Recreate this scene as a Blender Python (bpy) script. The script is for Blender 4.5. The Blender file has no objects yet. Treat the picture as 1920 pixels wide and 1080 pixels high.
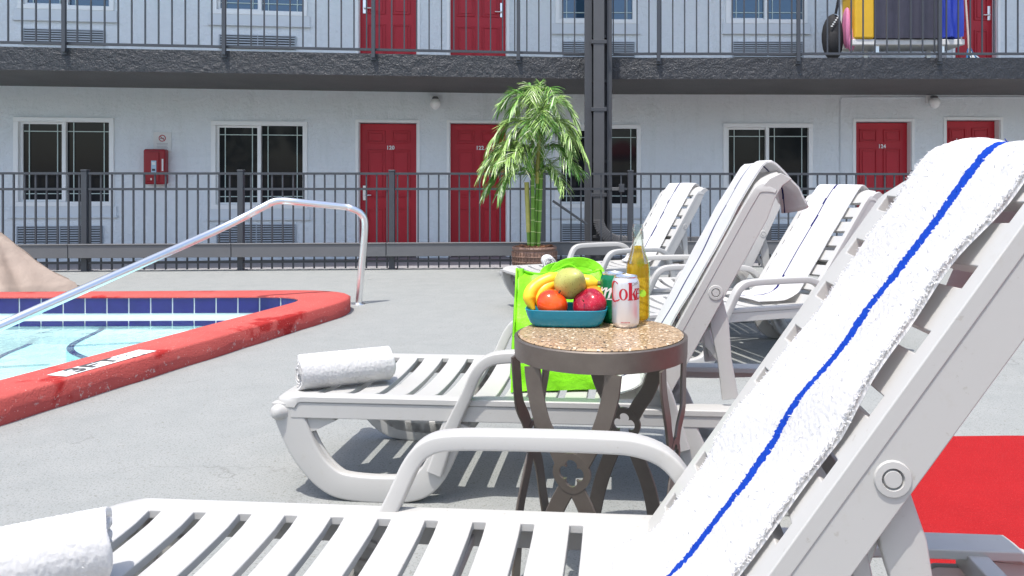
import bpy, bmesh, math, random
import numpy as np
from math import sin, cos, pi, radians, sqrt, atan2
from mathutils import Vector, Matrix
random.seed(7); np.random.seed(7)

# ------------------------------------------------------------------ camera, world, sun
scene = bpy.context.scene
FPX, PX, PY, H = 1400.0, 1060.0, 345.0, 1.03        # focal length and principal point in photo pixels, eye height
cam_data = bpy.data.cameras.new('camera')
cam = bpy.data.objects.new('camera', cam_data)
scene.collection.objects.link(cam); scene.camera = cam
cam.location = (0, 0, H); cam.rotation_euler = (radians(90), 0, 0)
cam_data.sensor_width = 36; cam_data.lens = FPX / 1920 * 36
cam_data.shift_x = -(PX - 960) / 1920; cam_data.shift_y = -(540 - PY) / 1920
cam_data.clip_start = 0.05; cam_data.clip_end = 500

SUN = Vector((0.19, 0.29, -1.0)).normalized()       # direction the light travels
elev = math.asin(-SUN.z); az = atan2(-SUN.x, -SUN.y)
world = bpy.data.worlds.new('World'); scene.world = world; world.use_nodes = True
wn = world.node_tree; sky = wn.nodes.new('ShaderNodeTexSky'); sky.sky_type = 'NISHITA'; sky.sun_disc = False
sky.sun_elevation = elev; sky.sun_rotation = az; sky.air_density = 1.0; sky.dust_density = 2.2; sky.ozone_density = 0.35
bg = wn.nodes['Background']; bg.inputs['Strength'].default_value = 0.15
wn.links.new(sky.outputs[0], bg.inputs['Color'])
sl = bpy.data.lights.new('sun', 'SUN'); sl.energy = 2.5; sl.angle = radians(0.5); sl.color = (1, 0.97, 0.92)
so = bpy.data.objects.new('sun', sl); scene.collection.objects.link(so)
so.rotation_euler = SUN.to_track_quat('-Z', 'Y').to_euler()
scene.view_settings.view_transform = 'Standard'; scene.view_settings.look = 'None'
scene.view_settings.exposure = 1.0; scene.view_settings.gamma = 1.0
scene.cycles.max_bounces = 10; scene.cycles.transparent_max_bounces = 16

def at(px, py, Y):                                   # photo pixel at distance Y -> point
    return Vector(((px - PX) / FPX * Y, Y, H - (py - PY) / FPX * Y))
def gnd(px, py, z=0.0):
    return at(px, py, (H - z) * FPX / (py - PY))

# ------------------------------------------------------------------ materials
def S(c):                                            # sRGB 0-255 -> linear
    return tuple((x / 255 / 12.92) if x <= 10 else ((x / 255 + .055) / 1.055) ** 2.4 for x in c)
class N:
    def __init__(s, name):
        s.m = bpy.data.materials.new(name); s.m.use_nodes = True; s.t = s.m.node_tree
        s.b = s.t.nodes['Principled BSDF']; s.out = s.t.nodes['Material Output']
        s.co = s.t.nodes.new('ShaderNodeTexCoord').outputs['Object']
    def n(s, typ, **kw):
        nd = s.t.nodes.new(typ)
        for k, v in kw.items():
            if k in nd.inputs: nd.inputs[k].default_value = v
            else: setattr(nd, k, v)
        return nd
    def l(s, a, b): s.t.links.new(a, b)
    def noise(s, scale, detail=3, rough=.5, co=None):
        nd = s.n('ShaderNodeTexNoise', Scale=scale, Detail=detail, Roughness=rough); s.l(co or s.co, nd.inputs['Vector']); return nd.outputs['Fac']
    def ramp(s, fac, stops):
        r = s.n('ShaderNodeValToRGB'); e = r.color_ramp.elements
        while len(e) < len(stops): e.new(.5)
        for i, (p, c) in enumerate(stops): e[i].position = p; e[i].color = (*c, 1) if len(c) == 3 else c
        s.l(fac, r.inputs['Fac']); return r.outputs['Color']
    def mix(s, fac, a, b, mode='MIX'):
        m = s.n('ShaderNodeMix', data_type='RGBA', blend_type=mode)
        for sock, v in ((m.inputs[0], fac), (m.inputs[6], a), (m.inputs[7], b)):
            if isinstance(v, (float, int)): sock.default_value = v
            elif isinstance(v, tuple): sock.default_value = (*v, 1) if len(v) == 3 else v
            else: s.l(v, sock)
        return m.outputs[2]
    def bump(s, h, strength=.3, dist=.01, prev=None):
        b = s.n('ShaderNodeBump', Strength=strength, Distance=dist); s.l(h, b.inputs['Height'])
        if prev: s.l(prev, b.inputs['Normal'])
        s.l(b.outputs['Normal'], s.b.inputs['Normal']); return b.outputs['Normal']
    def col(s, c):
        if isinstance(c, tuple): s.b.inputs['Base Color'].default_value = (*c, 1)
        else: s.l(c, s.b.inputs['Base Color'])
    def set(s, rough=.5, metal=0., spec=.5, **kw):
        s.b.inputs['Roughness'].default_value = rough; s.b.inputs['Metallic'].default_value = metal
        s.b.inputs['Specular IOR Level'].default_value = spec
        for k, v in kw.items(): s.b.inputs[k.replace('_', ' ')].default_value = v
def simple(name, c, rough=.5, metal=0., spec=.5, var=.08, scale=12, bump=0, bscale=200, bdist=.002, **kw):
    k = N(name); c2 = tuple(x * (1 - var * 2) for x in c)
    k.col(k.mix(k.noise(scale, 4, .6), c2, c)) if var else k.col(c)
    if bump: k.bump(k.noise(bscale, 3), bump, bdist)
    k.set(rough, metal, spec, **kw); return k.m
M = {}
# grey painted concrete deck
k = N('deck_concrete')
big = k.noise(.9, 4, .6); med = k.noise(6, 5, .65); fine = k.noise(140, 3, .6)
c = k.mix(k.ramp(big, [(.35, (0, 0, 0)), (.65, (1, 1, 1))]), (.240, .250, .240), (.262, .272, .260))
c = k.mix(k.ramp(med, [(.30, (1, 1, 1)), (.70, (0, 0, 0))]), c, (.285, .290, .278))
sp = k.ramp(fine, [(.36, (1, 1, 1)), (.45, (0, 0, 0))]); c = k.mix(sp, c, (.175, .18, .17))
sp2 = k.ramp(k.noise(55, 2, .5), [(.30, (1, 1, 1)), (.35, (0, 0, 0))]); c = k.mix(sp2, c, (.2, .2, .18))
vor = k.n('ShaderNodeTexVoronoi', Scale=9.0, feature='F1'); k.l(k.co, vor.inputs['Vector'])
c = k.mix(k.ramp(vor.outputs['Distance'], [(.025, (1, 1, 1)), (.05, (0, 0, 0))]), c, (.16, .15, .12))
# long irregular scuff stains
mp = k.n('ShaderNodeMapping'); mp.inputs['Scale'].default_value = (1.2, 5, 1); k.l(k.co, mp.inputs['Vector'])
st = k.ramp(k.noise(1.6, 5, .7, mp.outputs[0]), [(.66, (0, 0, 0)), (.76, (1, 1, 1))]); c = k.mix(st, c, (.205, .205, .192))
cv_ = k.n('ShaderNodeTexVoronoi', Scale=.55, feature='DISTANCE_TO_EDGE'); wv_ = k.n('ShaderNodeVectorMath', operation='ADD'); nc = k.n('ShaderNodeTexNoise', Scale=2.5, Detail=6.0); k.l(k.co, nc.inputs['Vector']); k.l(k.co, wv_.inputs[0]); k.l(nc.outputs['Color'], wv_.inputs[1]); k.l(wv_.outputs[0], cv_.inputs['Vector'])
crk = k.ramp(cv_.outputs['Distance'], [(.0, (1, 1, 1)), (.0045, (0, 0, 0))]); msk = k.ramp(k.noise(1.1, 3), [(.50, (0, 0, 0)), (.60, (.55, .55, .55))]); c = k.mix(k.mix(1.0, crk, msk, 'MULTIPLY'), c, (.11, .105, .10))
c = k.mix(k.ramp(k.noise(24, 5, .75), [(.60, (0, 0, 0)), (.72, (.6, .6, .6))]), c, (.195, .195, .18))
k.col(c); k.bump(k.noise(140, 4, .65), .5, .005); k.set(.85, 0, .3); M['deck'] = k.m
# red coating
k = N('red_coating'); c = k.mix(k.noise(5, 4, .6), (.33, .005, .006), (.43, .010, .012))
c = k.mix(k.ramp(k.noise(260, 2, .6), [(.62, (0, 0, 0)), (.70, (1, 1, 1))]), c, (.62, .07, .07))
k.col(c); k.bump(k.noise(150, 3, .7), 1., .008); k.set(.7, 0, .22); M['redcoat'] = k.m
k = N('coping_red'); c = k.mix(k.noise(3, 5, .6), (.42, .055, .050), (.55, .115, .095))
c = k.mix(k.ramp(k.noise(2.2, 4, .55), [(.64, (0, 0, 0)), (.68, (1, 1, 1))]), c, (.36, .018, .016))
geo = k.n('ShaderNodeSeparateXYZ'); k.l(k.co, geo.inputs[0])
low = k.ramp(geo.outputs[2], [(.0, (1, 1, 1)), (.09, (0, 0, 0))])
chip = k.ramp(k.noise(26, 5, .75), [(.60, (0, 0, 0)), (.63, (1, 1, 1))])
c = k.mix(k.mix(1.0, chip, low, 'MULTIPLY'), c, (.6, .5, .45))
c = k.mix(k.ramp(k.noise(120, 2, .5), [(.70, (0, 0, 0)), (.73, (1, 1, 1))]), c, (.75, .45, .4))
k.col(c); k.bump(k.noise(90, 5, .65), .9, .008); k.set(.8, 0, .3); M['coping'] = k.m
k = N('white_resin'); c = k.mix(k.noise(4, 4, .6), (.43, .42, .40), (.465, .458, .438)); c = k.mix(k.ramp(k.noise(19, 6, .75), [(.58, (0, 0, 0)), (.75, (.5, .5, .5))]), c, (.40, .375, .33)); c = k.mix(k.ramp(k.noise(75, 3, .6), [(.68, (0, 0, 0)), (.74, (.5, .5, .5))]), c, (.33, .30, .26))
k.col(c); k.bump(k.noise(60, 3), .15, .001); k.set(.40, 0, .45); M['plastic'] = k.m
# stucco
k = N('stucco_wall'); c = k.mix(k.noise(1.2, 4, .6), (.76, .80, .825), (.82, .855, .87))
mp = k.n('ShaderNodeMapping'); mp.inputs['Scale'].default_value = (3.5, 3.5, .5); k.l(k.co, mp.inputs['Vector'])
c = k.mix(k.ramp(k.noise(1.5, 5, .65, mp.outputs[0]), [(.52, (0, 0, 0)), (.75, (.55, .55, .55))]), c, (.66, .71, .71)); c = k.mix(k.ramp(k.noise(7, 5, .7), [(.60, (0, 0, 0)), (.72, (.45, .45, .45))]), c, (.65, .70, .73))
k.col(c); k.bump(k.noise(13, 7, .68), .9, .035); k.set(.9, 0, .2); M['wall'] = k.m
M['wall_trim'] = simple('painted_trim_grey', (.70, .74, .765), .8, 0, .3, .03)
k = N('dark_stucco'); c = k.mix(k.noise(3, 5, .7), (.012, .013, .016), (.026, .028, .033))
k.col(c); k.bump(k.ramp(k.noise(9, 6, .72), [(.35, (0, 0, 0)), (.7, (1, 1, 1))]), .6, .025); k.set(.35, 0, .6); M['fascia'] = k.m
k = N('soffit_grey'); c = k.mix(k.noise(2, 4, .6), (.12, .12, .122), (.18, .178, .172)); mp = k.n('ShaderNodeMapping'); mp.inputs['Scale'].default_value = (1, 9, 9); k.l(k.co, mp.inputs['Vector'])
k.col(c); k.bump(k.noise(5, 5, .7, mp.outputs[0]), 1., .04); k.set(.8); M['soffit'] = k.m
M['iron'] = simple('dark_iron_paint', (.055, .060, .070), .42, 0, .5, .1, 8, .1, 80)
M['iron2'] = simple('grey_rail_paint', (.135, .135, .14), .5, 0, .5, .1, 6, .1, 60)
M['steel_grey'] = simple('column_paint', (.062, .064, .070), .45, 0, .5, .12, 4, .2, 40)
M['downspout'] = simple('downspout_paint', (.085, .085, .088), .45, 0, .5, .1, 4)
M['asphalt'] = simple('asphalt', (.085, .085, .095), .9, 0, .3, .15, 9, .4, 120)
M['drive'] = simple('driveway_concrete', (.33, .32, .33), .9, 0, .3, .15, 9, .4, 120)
M['door'] = simple('red_door_paint', (.50, .011, .026), .42, 0, .45, .08, 3, .05, 40)
M['frame'] = simple('white_frame', (.88, .89, .88), .4, 0, .5, .02)
M['mullion'] = simple('pale_mullion', (.55, .66, .62), .4, 0, .5, .03)
k = N('window_glass'); k.col(k.mix(k.noise(1.5, 3), (.012, .014, .018), (.02, .022, .024))); k.set(.05, 0, .20); M['glass'] = k.m
k = N('window_glass_sky_tint'); k.col((.05, .10, .16)); k.set(.02, .35, 1.0); M['glass_up'] = k.m  # sky reflection put into the base colour as a blue tint
M['room_sheet'] = simple('dark_room_sheet', (.05, .05, .06), .9)
M['vent'] = simple('vent_grey', (.42, .46, .50), .5, 0, .4, .05)
M['ventgap'] = simple('vent_gap', (.05, .055, .06), .8)
k = N('chrome'); k.col((.86, .86, .86)); k.set(.32, 1., .5); k.bump(k.noise(40, 2), .05, .001); M['chrome'] = k.m
M['tile'] = simple('cobalt_tile', (.022, .014, .16), .15, 0, .6, .25, 7)
M['grout'] = simple('white_grout', (.70, .70, .70), .8)
k = N('pool_plaster'); c = k.mix(k.noise(2.2, 4), (.42, .70, .72), (.55, .75, .75)); k.col(c); k.set(.7); M['plaster'] = k.m
M['plaster_white'] = simple('white_plaster', (.70, .74, .72), .8)
k = N('water'); k.t.nodes.remove(k.b)
fr = k.n('ShaderNodeFresnel', IOR=1.33); tr = k.n('ShaderNodeBsdfTransparent'); tr.inputs[0].default_value = (.90, .98, .985, 1)
gl = k.n('ShaderNodeBsdfGlossy', Roughness=.02); mx = k.n('ShaderNodeMixShader')
bp = k.n('ShaderNodeBump', Strength=.45, Distance=.03); k.l(k.noise(6, 4, .5), bp.inputs['Height']); k.l(bp.outputs[0], gl.inputs['Normal']); k.l(bp.outputs[0], fr.inputs['Normal'])
k.l(fr.outputs[0], mx.inputs[0]); k.l(tr.outputs[0], mx.inputs[1]); k.l(gl.outputs[0], mx.inputs[2]); k.l(mx.outputs[0], k.out.inputs['Surface']); M['water'] = k.m
def towel_mat(name, c):
    k = N(name); k.col(k.mix(k.noise(9, 4), tuple(x * .95 for x in c), c)); k.bump(k.noise(380, 3, .7), .45, .002, k.bump(k.noise(50, 4, .6), .4, .006)); k.set(.95, 0, .1)
    
    tl = k.n('ShaderNodeBsdfTranslucent'); tl.inputs[0].default_value = (*[min(1, x * 1.05) for x in c], 1); ms = k.n('ShaderNodeMixShader'); ms.inputs[0].default_value = .36
    k.l(k.b.outputs[0], ms.inputs[1]); k.l(tl.outputs[0], ms.inputs[2]); k.l(ms.outputs[0], k.out.inputs['Surface']); return k.m
M['towel'] = towel_mat('white_terry', (.77, .762, .755)); M['stripe'] = towel_mat('blue_terry', (.012, .07, .50)); M['stripe_navy'] = towel_mat('navy_terry', (.015, .018, .14))
k = N('green_bag'); c = k.mix(k.noise(5, 3), (.18, .62, .004), (.24, .70, .012)); k.col(c); k.bump(k.noise(14, 4, .6), .5, .02, k.bump(k.noise(420, 1), .25, .002)); k.set(.5, 0, .4); M['bag'] = k.m
k = N('tan_tarp'); c = k.mix(k.noise(3, 4), (.27, .205, .165), (.33, .26, .21)); k.col(c); k.bump(k.noise(3, 4, .5), .6, .06); k.set(.7); M['tarp'] = k.m
M['tarp_red'] = simple('maroon_cloth', (.20, .04, .04), .8)
k = N('granite'); v1 = k.n('ShaderNodeTexVoronoi', Scale=210.0); k.l(k.co, v1.inputs['Vector'])
c = k.mix(k.noise(70, 4, .8), (.24, .145, .075), (.52, .37, .215)); c = k.mix(k.ramp(k.noise(130, 3, .7), [(.55, (0, 0, 0)), (.62, (1, 1, 1))]), c, (.10, .06, .035))
c = k.mix(k.ramp(v1.outputs['Color'], [(.80, (0, 0, 0)), (.86, (1, 1, 1))]), c, (.04, .03, .025)); c = k.mix(k.ramp(k.noise(95, 2), [(.60, (0, 0, 0)), (.66, (1, 1, 1))]), c, (.72, .60, .44))
k.col(c); k.bump(k.noise(160, 2), .15, .001); k.set(.3, 0, .5); M['granite'] = k.m
k = N('bronze_metal'); c = k.mix(k.noise(14, 5, .65), (.11, .092, .078), (.20, .170, .145)); k.col(c); k.bump(k.noise(60, 4), .25, .002); k.set(.42, .55, .5); M['bronze'] = k.m
M['bowl'] = simple('teal_plastic', (.003, .22, .33), .3, 0, .5, .04)
def fruit(name, c1, c2, scale=5, rough=.3, specks=None, axis=None):
    k = N(name); c = k.mix(k.ramp(k.noise(scale, 3), [(.38, (0, 0, 0)), (.62, (1, 1, 1))]), c1, c2)
    if specks: c = k.mix(k.ramp(k.noise(260, 2), [(.62, (0, 0, 0)), (.68, (1, 1, 1))]), c, specks)
    k.col(c); k.set(rough, 0, .5); k.bump(k.noise(30, 3), .1, .003); return k.m
M['pear'] = fruit('pear_skin', (.38, .38, .08), (.45, .46, .13), 14, .42, (.25, .20, .05)); M['banana'] = fruit('banana_skin', (.78, .47, .01), (.85, .58, .03), 9, .4)
M['banana_tip'] = simple('banana_tip', (.16, .14, .04), .7); M['tomato'] = fruit('tomato_skin', (.78, .012, .004), (.88, .10, .01), 10, .13)
M['apple'] = fruit('apple_skin', (.22, .004, .018), (.42, .010, .03), 22, .16, (.5, .06, .08)); M['mango'] = fruit('mango_skin', (.55, .14, .01), (.50, .36, .03), 16, .3)
M['stem'] = simple('fruit_stem', (.08, .05, .02), .8)
k = N('clear_glass'); k.t.nodes.remove(k.b)
def glassy(k, tint, rough=.0, base=.0):
    fr = k.n('ShaderNodeFresnel', IOR=1.45); tr = k.n('ShaderNodeBsdfTransparent'); tr.inputs[0].default_value = (*tint, 1)
    gl = k.n('ShaderNodeBsdfGlossy', Roughness=rough); mx = k.n('ShaderNodeMixShader'); hm = k.n('ShaderNodeMath', operation='MULTIPLY'); hm.inputs[1].default_value = .55; k.l(fr.outputs[0], hm.inputs[0])
    k.l(hm.outputs[0], mx.inputs[0]); k.l(tr.outputs[0], mx.inputs[1]); k.l(gl.outputs[0], mx.inputs[2]); k.l(mx.outputs[0], k.out.inputs['Surface'])
glassy(k, (.93, .95, .93), .02); M['clear'] = k.m
k = N('beer_liquid'); tr = k.n('ShaderNodeBsdfTransparent'); tr.inputs[0].default_value = (1, .82, .22, 1); tl = k.n('ShaderNodeBsdfTranslucent'); tl.inputs[0].default_value = (.95, .66, .03, 1)
a1 = k.n('ShaderNodeMixShader'); a1.inputs[0].default_value = .28; a2 = k.n('ShaderNodeMixShader'); a2.inputs[0].default_value = .80
k.l(tr.outputs[0], a1.inputs[1]); k.l(tl.outputs[0], a1.inputs[2]); k.l(k.b.outputs[0], a2.inputs[1]); k.l(a1.outputs[0], a2.inputs[2]); k.l(a2.outputs[0], k.out.inputs['Surface']); k.col(k.mix(k.noise(22, 2), (.70, .40, .012), (.92, .66, .05))); k.set(.05, 0, .5);  M['beer'] = k.m
M['lime'] = simple('lime_wedge', (.35, .62, .02), .4, 0, .5, .2, 40)
M['can_silver'] = simple('can_silver', (.72, .70, .71), .28, .55, .5, .02); M['can_metal'] = simple('can_metal', (.7, .7, .72), .25, .9, .5, .02)
M['can_green'] = simple('can_green', (.004, .17, .07), .25, .25, .5, .03); M['ink_red'] = simple('ink_red', (.50, .01, .03), .35); M['ink_white'] = simple('ink_white', (.82, .84, .82), .35)
M['ink_dark'] = simple('ink_dark', (.05, .05, .06), .5); M['ink_fade'] = simple('ink_faded', (.11, .10, .10), .7, var=.3, scale=60); M['ink_grey'] = simple('ink_grey', (.35, .34, .36), .5)
M['numberwhite'] = simple('number_white', (.85, .85, .85), .5)
M['palm1'] = simple('palm_leaf', (.13, .36, .04), .38, 0, .5, .3, 9); M['palm2'] = simple('palm_leaf_light', (.36, .56, .14), .38, 0, .5, .25, 9); M['palm3'] = simple('palm_leaf_pale', (.66, .72, .48), .4, 0, .5, .2, 9)
M['bamboo'] = simple('green_cane', (.17, .38, .04), .35, 0, .5, .25, 20); M['cane_y'] = simple('yellow_cane', (.55, .52, .13), .45, 0, .5, .2, 20); M['node'] = simple('cane_ring', (.60, .70, .30), .5)
k = N('woven_pot'); c = k.mix(k.noise(30, 4, .7), (.07, .03, .022), (.34, .21, .15)); k.col(c); k.bump(k.noise(45, 3), .8, .01); k.set(.5); M['pot'] = k.m
k = N('mulch'); c = k.mix(k.noise(40, 4, .7), (.12, .04, .02), (.50, .25, .13)); k.col(c); k.bump(k.noise(50, 3), 1., .02); k.set(.9); M['mulch'] = k.m
M['cab_red'] = simple('cabinet_red', (.33, .004, .015), .3, 0, .5, .1); M['sign_white'] = simple('sign_white', (.78, .78, .76), .5); M['ext_label'] = simple('pale_blue_label', (.45, .62, .75), .5)
k = N('globe_glass'); k.col((.93, .93, .91)); k.set(.25); M['globe'] = k.m
M['yellow'] = simple('yellow_vinyl', (.70, .42, .02), .45); M['bin'] = simple('dark_plum_bin', (.055, .05, .075), .35, 0, .5, .25, 6); M['bluebag'] = simple('blue_vinyl', (.03, .06, .42), .45); M['black'] = simple('black_cloth', (.012, .012, .014), .8)
M['pink'] = simple('pink_cloth', (.62, .20, .36), .7); M['cartwhite'] = simple('cart_white', (.70, .70, .68), .5); M['mopblue'] = simple('mop_blue', (.04, .20, .42), .8); M['wood'] = simple('pale_pole', (.65, .55, .50), .6)
M['redu'] = simple('red_canvas', (.40, .01, .015), .8)

# ------------------------------------------------------------------ mesh helpers
C = scene.collection
class MB:
    def __init__(s): s.v = []; s.f = []; s.m = []; s.mats = []
    def mi(s, mat):
        if mat not in s.mats: s.mats.append(mat)
        return s.mats.index(mat)
    def add(s, vs, fs, mat):
        o = len(s.v); s.v += [tuple(x) for x in vs]; i = s.mi(mat)
        s.f += [tuple(a + o for a in f) for f in fs]; s.m += [i] * len(fs)
    def box(s, a, b, mat, T=None):
        x0, y0, z0 = a; x1, y1, z1 = b
        vs = [(x0, y0, z0), (x1, y0, z0), (x1, y1, z0), (x0, y1, z0), (x0, y0, z1), (x1, y0, z1), (x1, y1, z1), (x0, y1, z1)]
        if T: vs = [T @ Vector(v) for v in vs]
        s.add(vs, [(0, 3, 2, 1), (4, 5, 6, 7), (0, 1, 5, 4), (1, 2, 6, 5), (2, 3, 7, 6), (3, 0, 4, 7)], mat)
    def sweep(s, path, prof, mat, B=None, closed=False, caps=True, scale=None):
        # prof: list of (a along in-plane normal, b along B); B = binormal (constant) or None -> parallel frames
        P = [Vector(p) for p in path]; n = len(P); m = len(prof); rings = []; prevN = None
        for i in range(n):
            if closed: t = P[(i + 1) % n] - P[i - 1]
            else: t = P[min(i + 1, n - 1)] - P[max(i - 1, 0)]
            t.normalize()
            if B is not None: b = Vector(B); nn = b.cross(t).normalized(); b = t.cross(nn).normalized()
            else:
                if prevN is None:
                    r = Vector((0, 0, 1)) if abs(t.z) < .9 else Vector((1, 0, 0)); nn = (r - t * r.dot(t)).normalized()
                else: nn = (prevN - t * prevN.dot(t)).normalized()
                prevN = nn; b = t.cross(nn)
            k = scale[i] if scale else 1.0
            k = k if isinstance(k, tuple) else (k, k)
            rings += [P[i] + nn * (a * k[0]) + b * (q * k[1]) for a, q in prof]
        fs = []
        for i in range(n if closed else n - 1):
            j = (i + 1) % n
            for q in range(m):
                r = (q + 1) % m; fs.append((i * m + q, i * m + r, j * m + r, j * m + q))
        if caps and not closed: fs.append(tuple(range(m - 1, -1, -1))); fs.append(tuple((n - 1) * m + q for q in range(m)))
        s.add(rings, fs, mat)
    def tube(s, path, r, mat, seg=10, scale=None, closed=False):
        s.sweep(path, [(r * cos(2 * pi * i / seg), r * sin(2 * pi * i / seg)) for i in range(seg)], mat, scale=scale, closed=closed)
    def lathe(s, prof, mat, seg=24, c=(0, 0, 0), T=None, sx=1., sy=1.):
        vs = []; fs = []; m = len(prof)
        for i in range(seg):
            a = 2 * pi * i / seg
            for r, z in prof:
                p = Vector((c[0] + r * cos(a) * sx, c[1] + r * sin(a) * sy, c[2] + z)); vs.append(T @ p if T else p)
        for i in range(seg):
            j = (i + 1) % seg
            for q in range(m - 1): fs.append((i * m + q, j * m + q, j * m + q + 1, i * m + q + 1))
        s.add(vs, fs, mat)
    def grid(s, nu, nv, fn, mat, closed_u=False, closed_v=False):
        vs = [fn(i, j) for i in range(nu) for j in range(nv)]; fs = []
        for i in range(nu if closed_u else nu - 1):
            for j in range(nv if closed_v else nv - 1):
                a, b = (i + 1) % nu, (j + 1) % nv; fs.append((i * nv + j, a * nv + j, a * nv + b, i * nv + b))
        s.add(vs, fs, mat)
    def plate(s, us, vs, hole, pos, mat, thick=None):
        # solid plate on a (u,v) grid with rectangular cells left out; pos(u,v,side) side 0 top 1 bottom
        nu, nv = len(us), len(vs); V = [pos(u, v, 0) for u in us for v in vs] + [pos(u, v, 1) for u in us for v in vs]; o = nu * nv; fs = []
        solid = [[not hole((us[i] + us[i + 1]) / 2, (vs[j] + vs[j + 1]) / 2) for j in range(nv - 1)] for i in range(nu - 1)]
        def id(i, j): return i * nv + j
        for i in range(nu - 1):
            for j in range(nv - 1):
                if not solid[i][j]: continue
                a, b, c, d = id(i, j), id(i + 1, j), id(i + 1, j + 1), id(i, j + 1)
                fs.append((a, b, c, d)); fs.append((a + o, d + o, c + o, b + o))
                if j == 0 or not solid[i][j - 1]: fs.append((a, a + o, b + o, b))
                if j == nv - 2 or not solid[i][j + 1]: fs.append((d, c, c + o, d + o))
                if i == 0 or not solid[i - 1][j]: fs.append((a, d, d + o, a + o))
                if i == nu - 2 or not solid[i + 1][j]: fs.append((b, b + o, c + o, c))
        s.add(V, fs, mat)
    def poly(s, pts, mat, T=None, depth=None):
        # flat polygon (x,z) facing -y, optional thickness
        vs = [Vector((x, 0, z)) for x, z in pts]; n = len(vs)
        if depth:
            vs += [Vector((x, depth, z)) for x, z in pts]
            fs = [tuple(range(n)), tuple(range(2 * n - 1, n - 1, -1))] + [(i, i + n, (i + 1) % n + n, (i + 1) % n) for i in range(n)]
        else: fs = [tuple(range(n))]
        s.add([T @ v for v in vs] if T else vs, fs, mat)
    def build(s, name, parent=None, bevel=0, angle=35, loc=None, rz=None, bseg=2, fixn=True):
        me = bpy.data.meshes.new(name); me.from_pydata(s.v, [], s.f)
        for m in s.mats: me.materials.append(m)
        me.polygons.foreach_set('material_index', s.m); me.update()
        if fixn:
            b = bmesh.new(); b.from_mesh(me); bmesh.ops.remove_doubles(b, verts=b.verts, dist=1e-5); bmesh.ops.recalc_face_normals(b, faces=b.faces); b.to_mesh(me); b.free()
        me.shade_smooth(); me.set_sharp_from_angle(angle=radians(angle))
        o = bpy.data.objects.new(name, me); C.objects.link(o)
        if parent: o.parent = parent
        if loc is not None: o.location = loc
        if rz is not None: o.rotation_euler = (0, 0, rz)
        if bevel:
            md = o.modifiers.new('bevel', 'BEVEL'); md.width = bevel; md.segments = bseg; md.limit_method = 'ANGLE'; md.angle_limit = radians(40); md.harden_normals = True
        return o
def tag(o, label=None, cat=None, group=None, kind=None):
    if label: o['label'] = label
    if cat: o['category'] = cat
    if group: o['group'] = group
    if kind: o['kind'] = kind
    return o
def thing(name, label, cat, loc=(0, 0, 0), rz=0, group=None):
    o = bpy.data.objects.new(name, None); o.empty_display_size = .1; C.objects.link(o); o.location = loc; o.rotation_euler = (0, 0, rz)
    return tag(o, label, cat, group)
def rrect(w, h, r, n=3):                             # rounded rectangle profile
    r = min(r, w / 2 - 1e-4, h / 2 - 1e-4); out = []
    for cx, cy, a0 in ((w / 2 - r, h / 2 - r, 0), (-w / 2 + r, h / 2 - r, 90), (-w / 2 + r, -h / 2 + r, 180), (w / 2 - r, -h / 2 + r, 270)):
        for i in range(n + 1): a = radians(a0 + 90 * i / n); out.append((cx + r * cos(a), cy + r * sin(a)))
    return out
def smooth(pts, n=6, closed=False):                  # Catmull-Rom through points
    P = [Vector(p) for p in pts]; out = []; m = len(P)
    for i in range(m if closed else m - 1):
        p0 = P[(i - 1) % m] if closed or i > 0 else P[0] * 2 - P[1]
        p1, p2 = P[i], P[(i + 1) % m]; p3 = P[(i + 2) % m] if closed or i < m - 2 else P[-1] * 2 - P[-2]
        for j in range(n):
            t = j / n; out.append(.5 * ((2 * p1) + (-p0 + p2) * t + (2 * p0 - 5 * p1 + 4 * p2 - p3) * t * t + (-p0 + 3 * p1 - 3 * p2 + p3) * t ** 3))
    if not closed: out.append(P[-1])
    return out
def text_polys(txt, size, bold=.0, align='CENTER'):
    cu = bpy.data.curves.new('t', 'FONT'); cu.body = txt; cu.size = size; cu.offset = bold * size; cu.align_x = align; cu.align_y = 'CENTER'; cu.resolution_u = 3
    o = bpy.data.objects.new('t', cu); C.objects.link(o); bpy.context.view_layer.update()
    me = bpy.data.meshes.new_from_object(o.evaluated_get(bpy.context.evaluated_depsgraph_get()))
    v = [(p.co.x, p.co.y) for p in me.vertices]; f = [tuple(p.vertices) for p in me.polygons]
    bpy.data.objects.remove(o); bpy.data.curves.remove(cu); bpy.data.meshes.remove(me); return v, f
def put_text(mb, txt, size, mat, fn, bold=.02):
    v, f = text_polys(txt, size, bold); mb.add([fn(x, y) for x, y in v], f, mat)

# ------------------------------------------------------------------ ground, red patch, driveway
def flat(name, pts, z, mat, thick=0):
    mb = MB(); n = len(pts); vs = [(x, y, z) for x, y in pts]
    if thick: vs += [(x, y, z - thick) for x, y in pts]; fs = [tuple(range(n)), tuple(range(2 * n - 1, n - 1, -1))] + [(i, (i + 1) % n, (i + 1) % n + n, i + n) for i in range(n)]
    else: fs = [tuple(range(n))]
    mb.add(vs, fs, mat); return tag(mb.build(name), kind='structure')
FS = .06
def fenceY(x): return 9.09 + FS * (x + 1.04)
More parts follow.
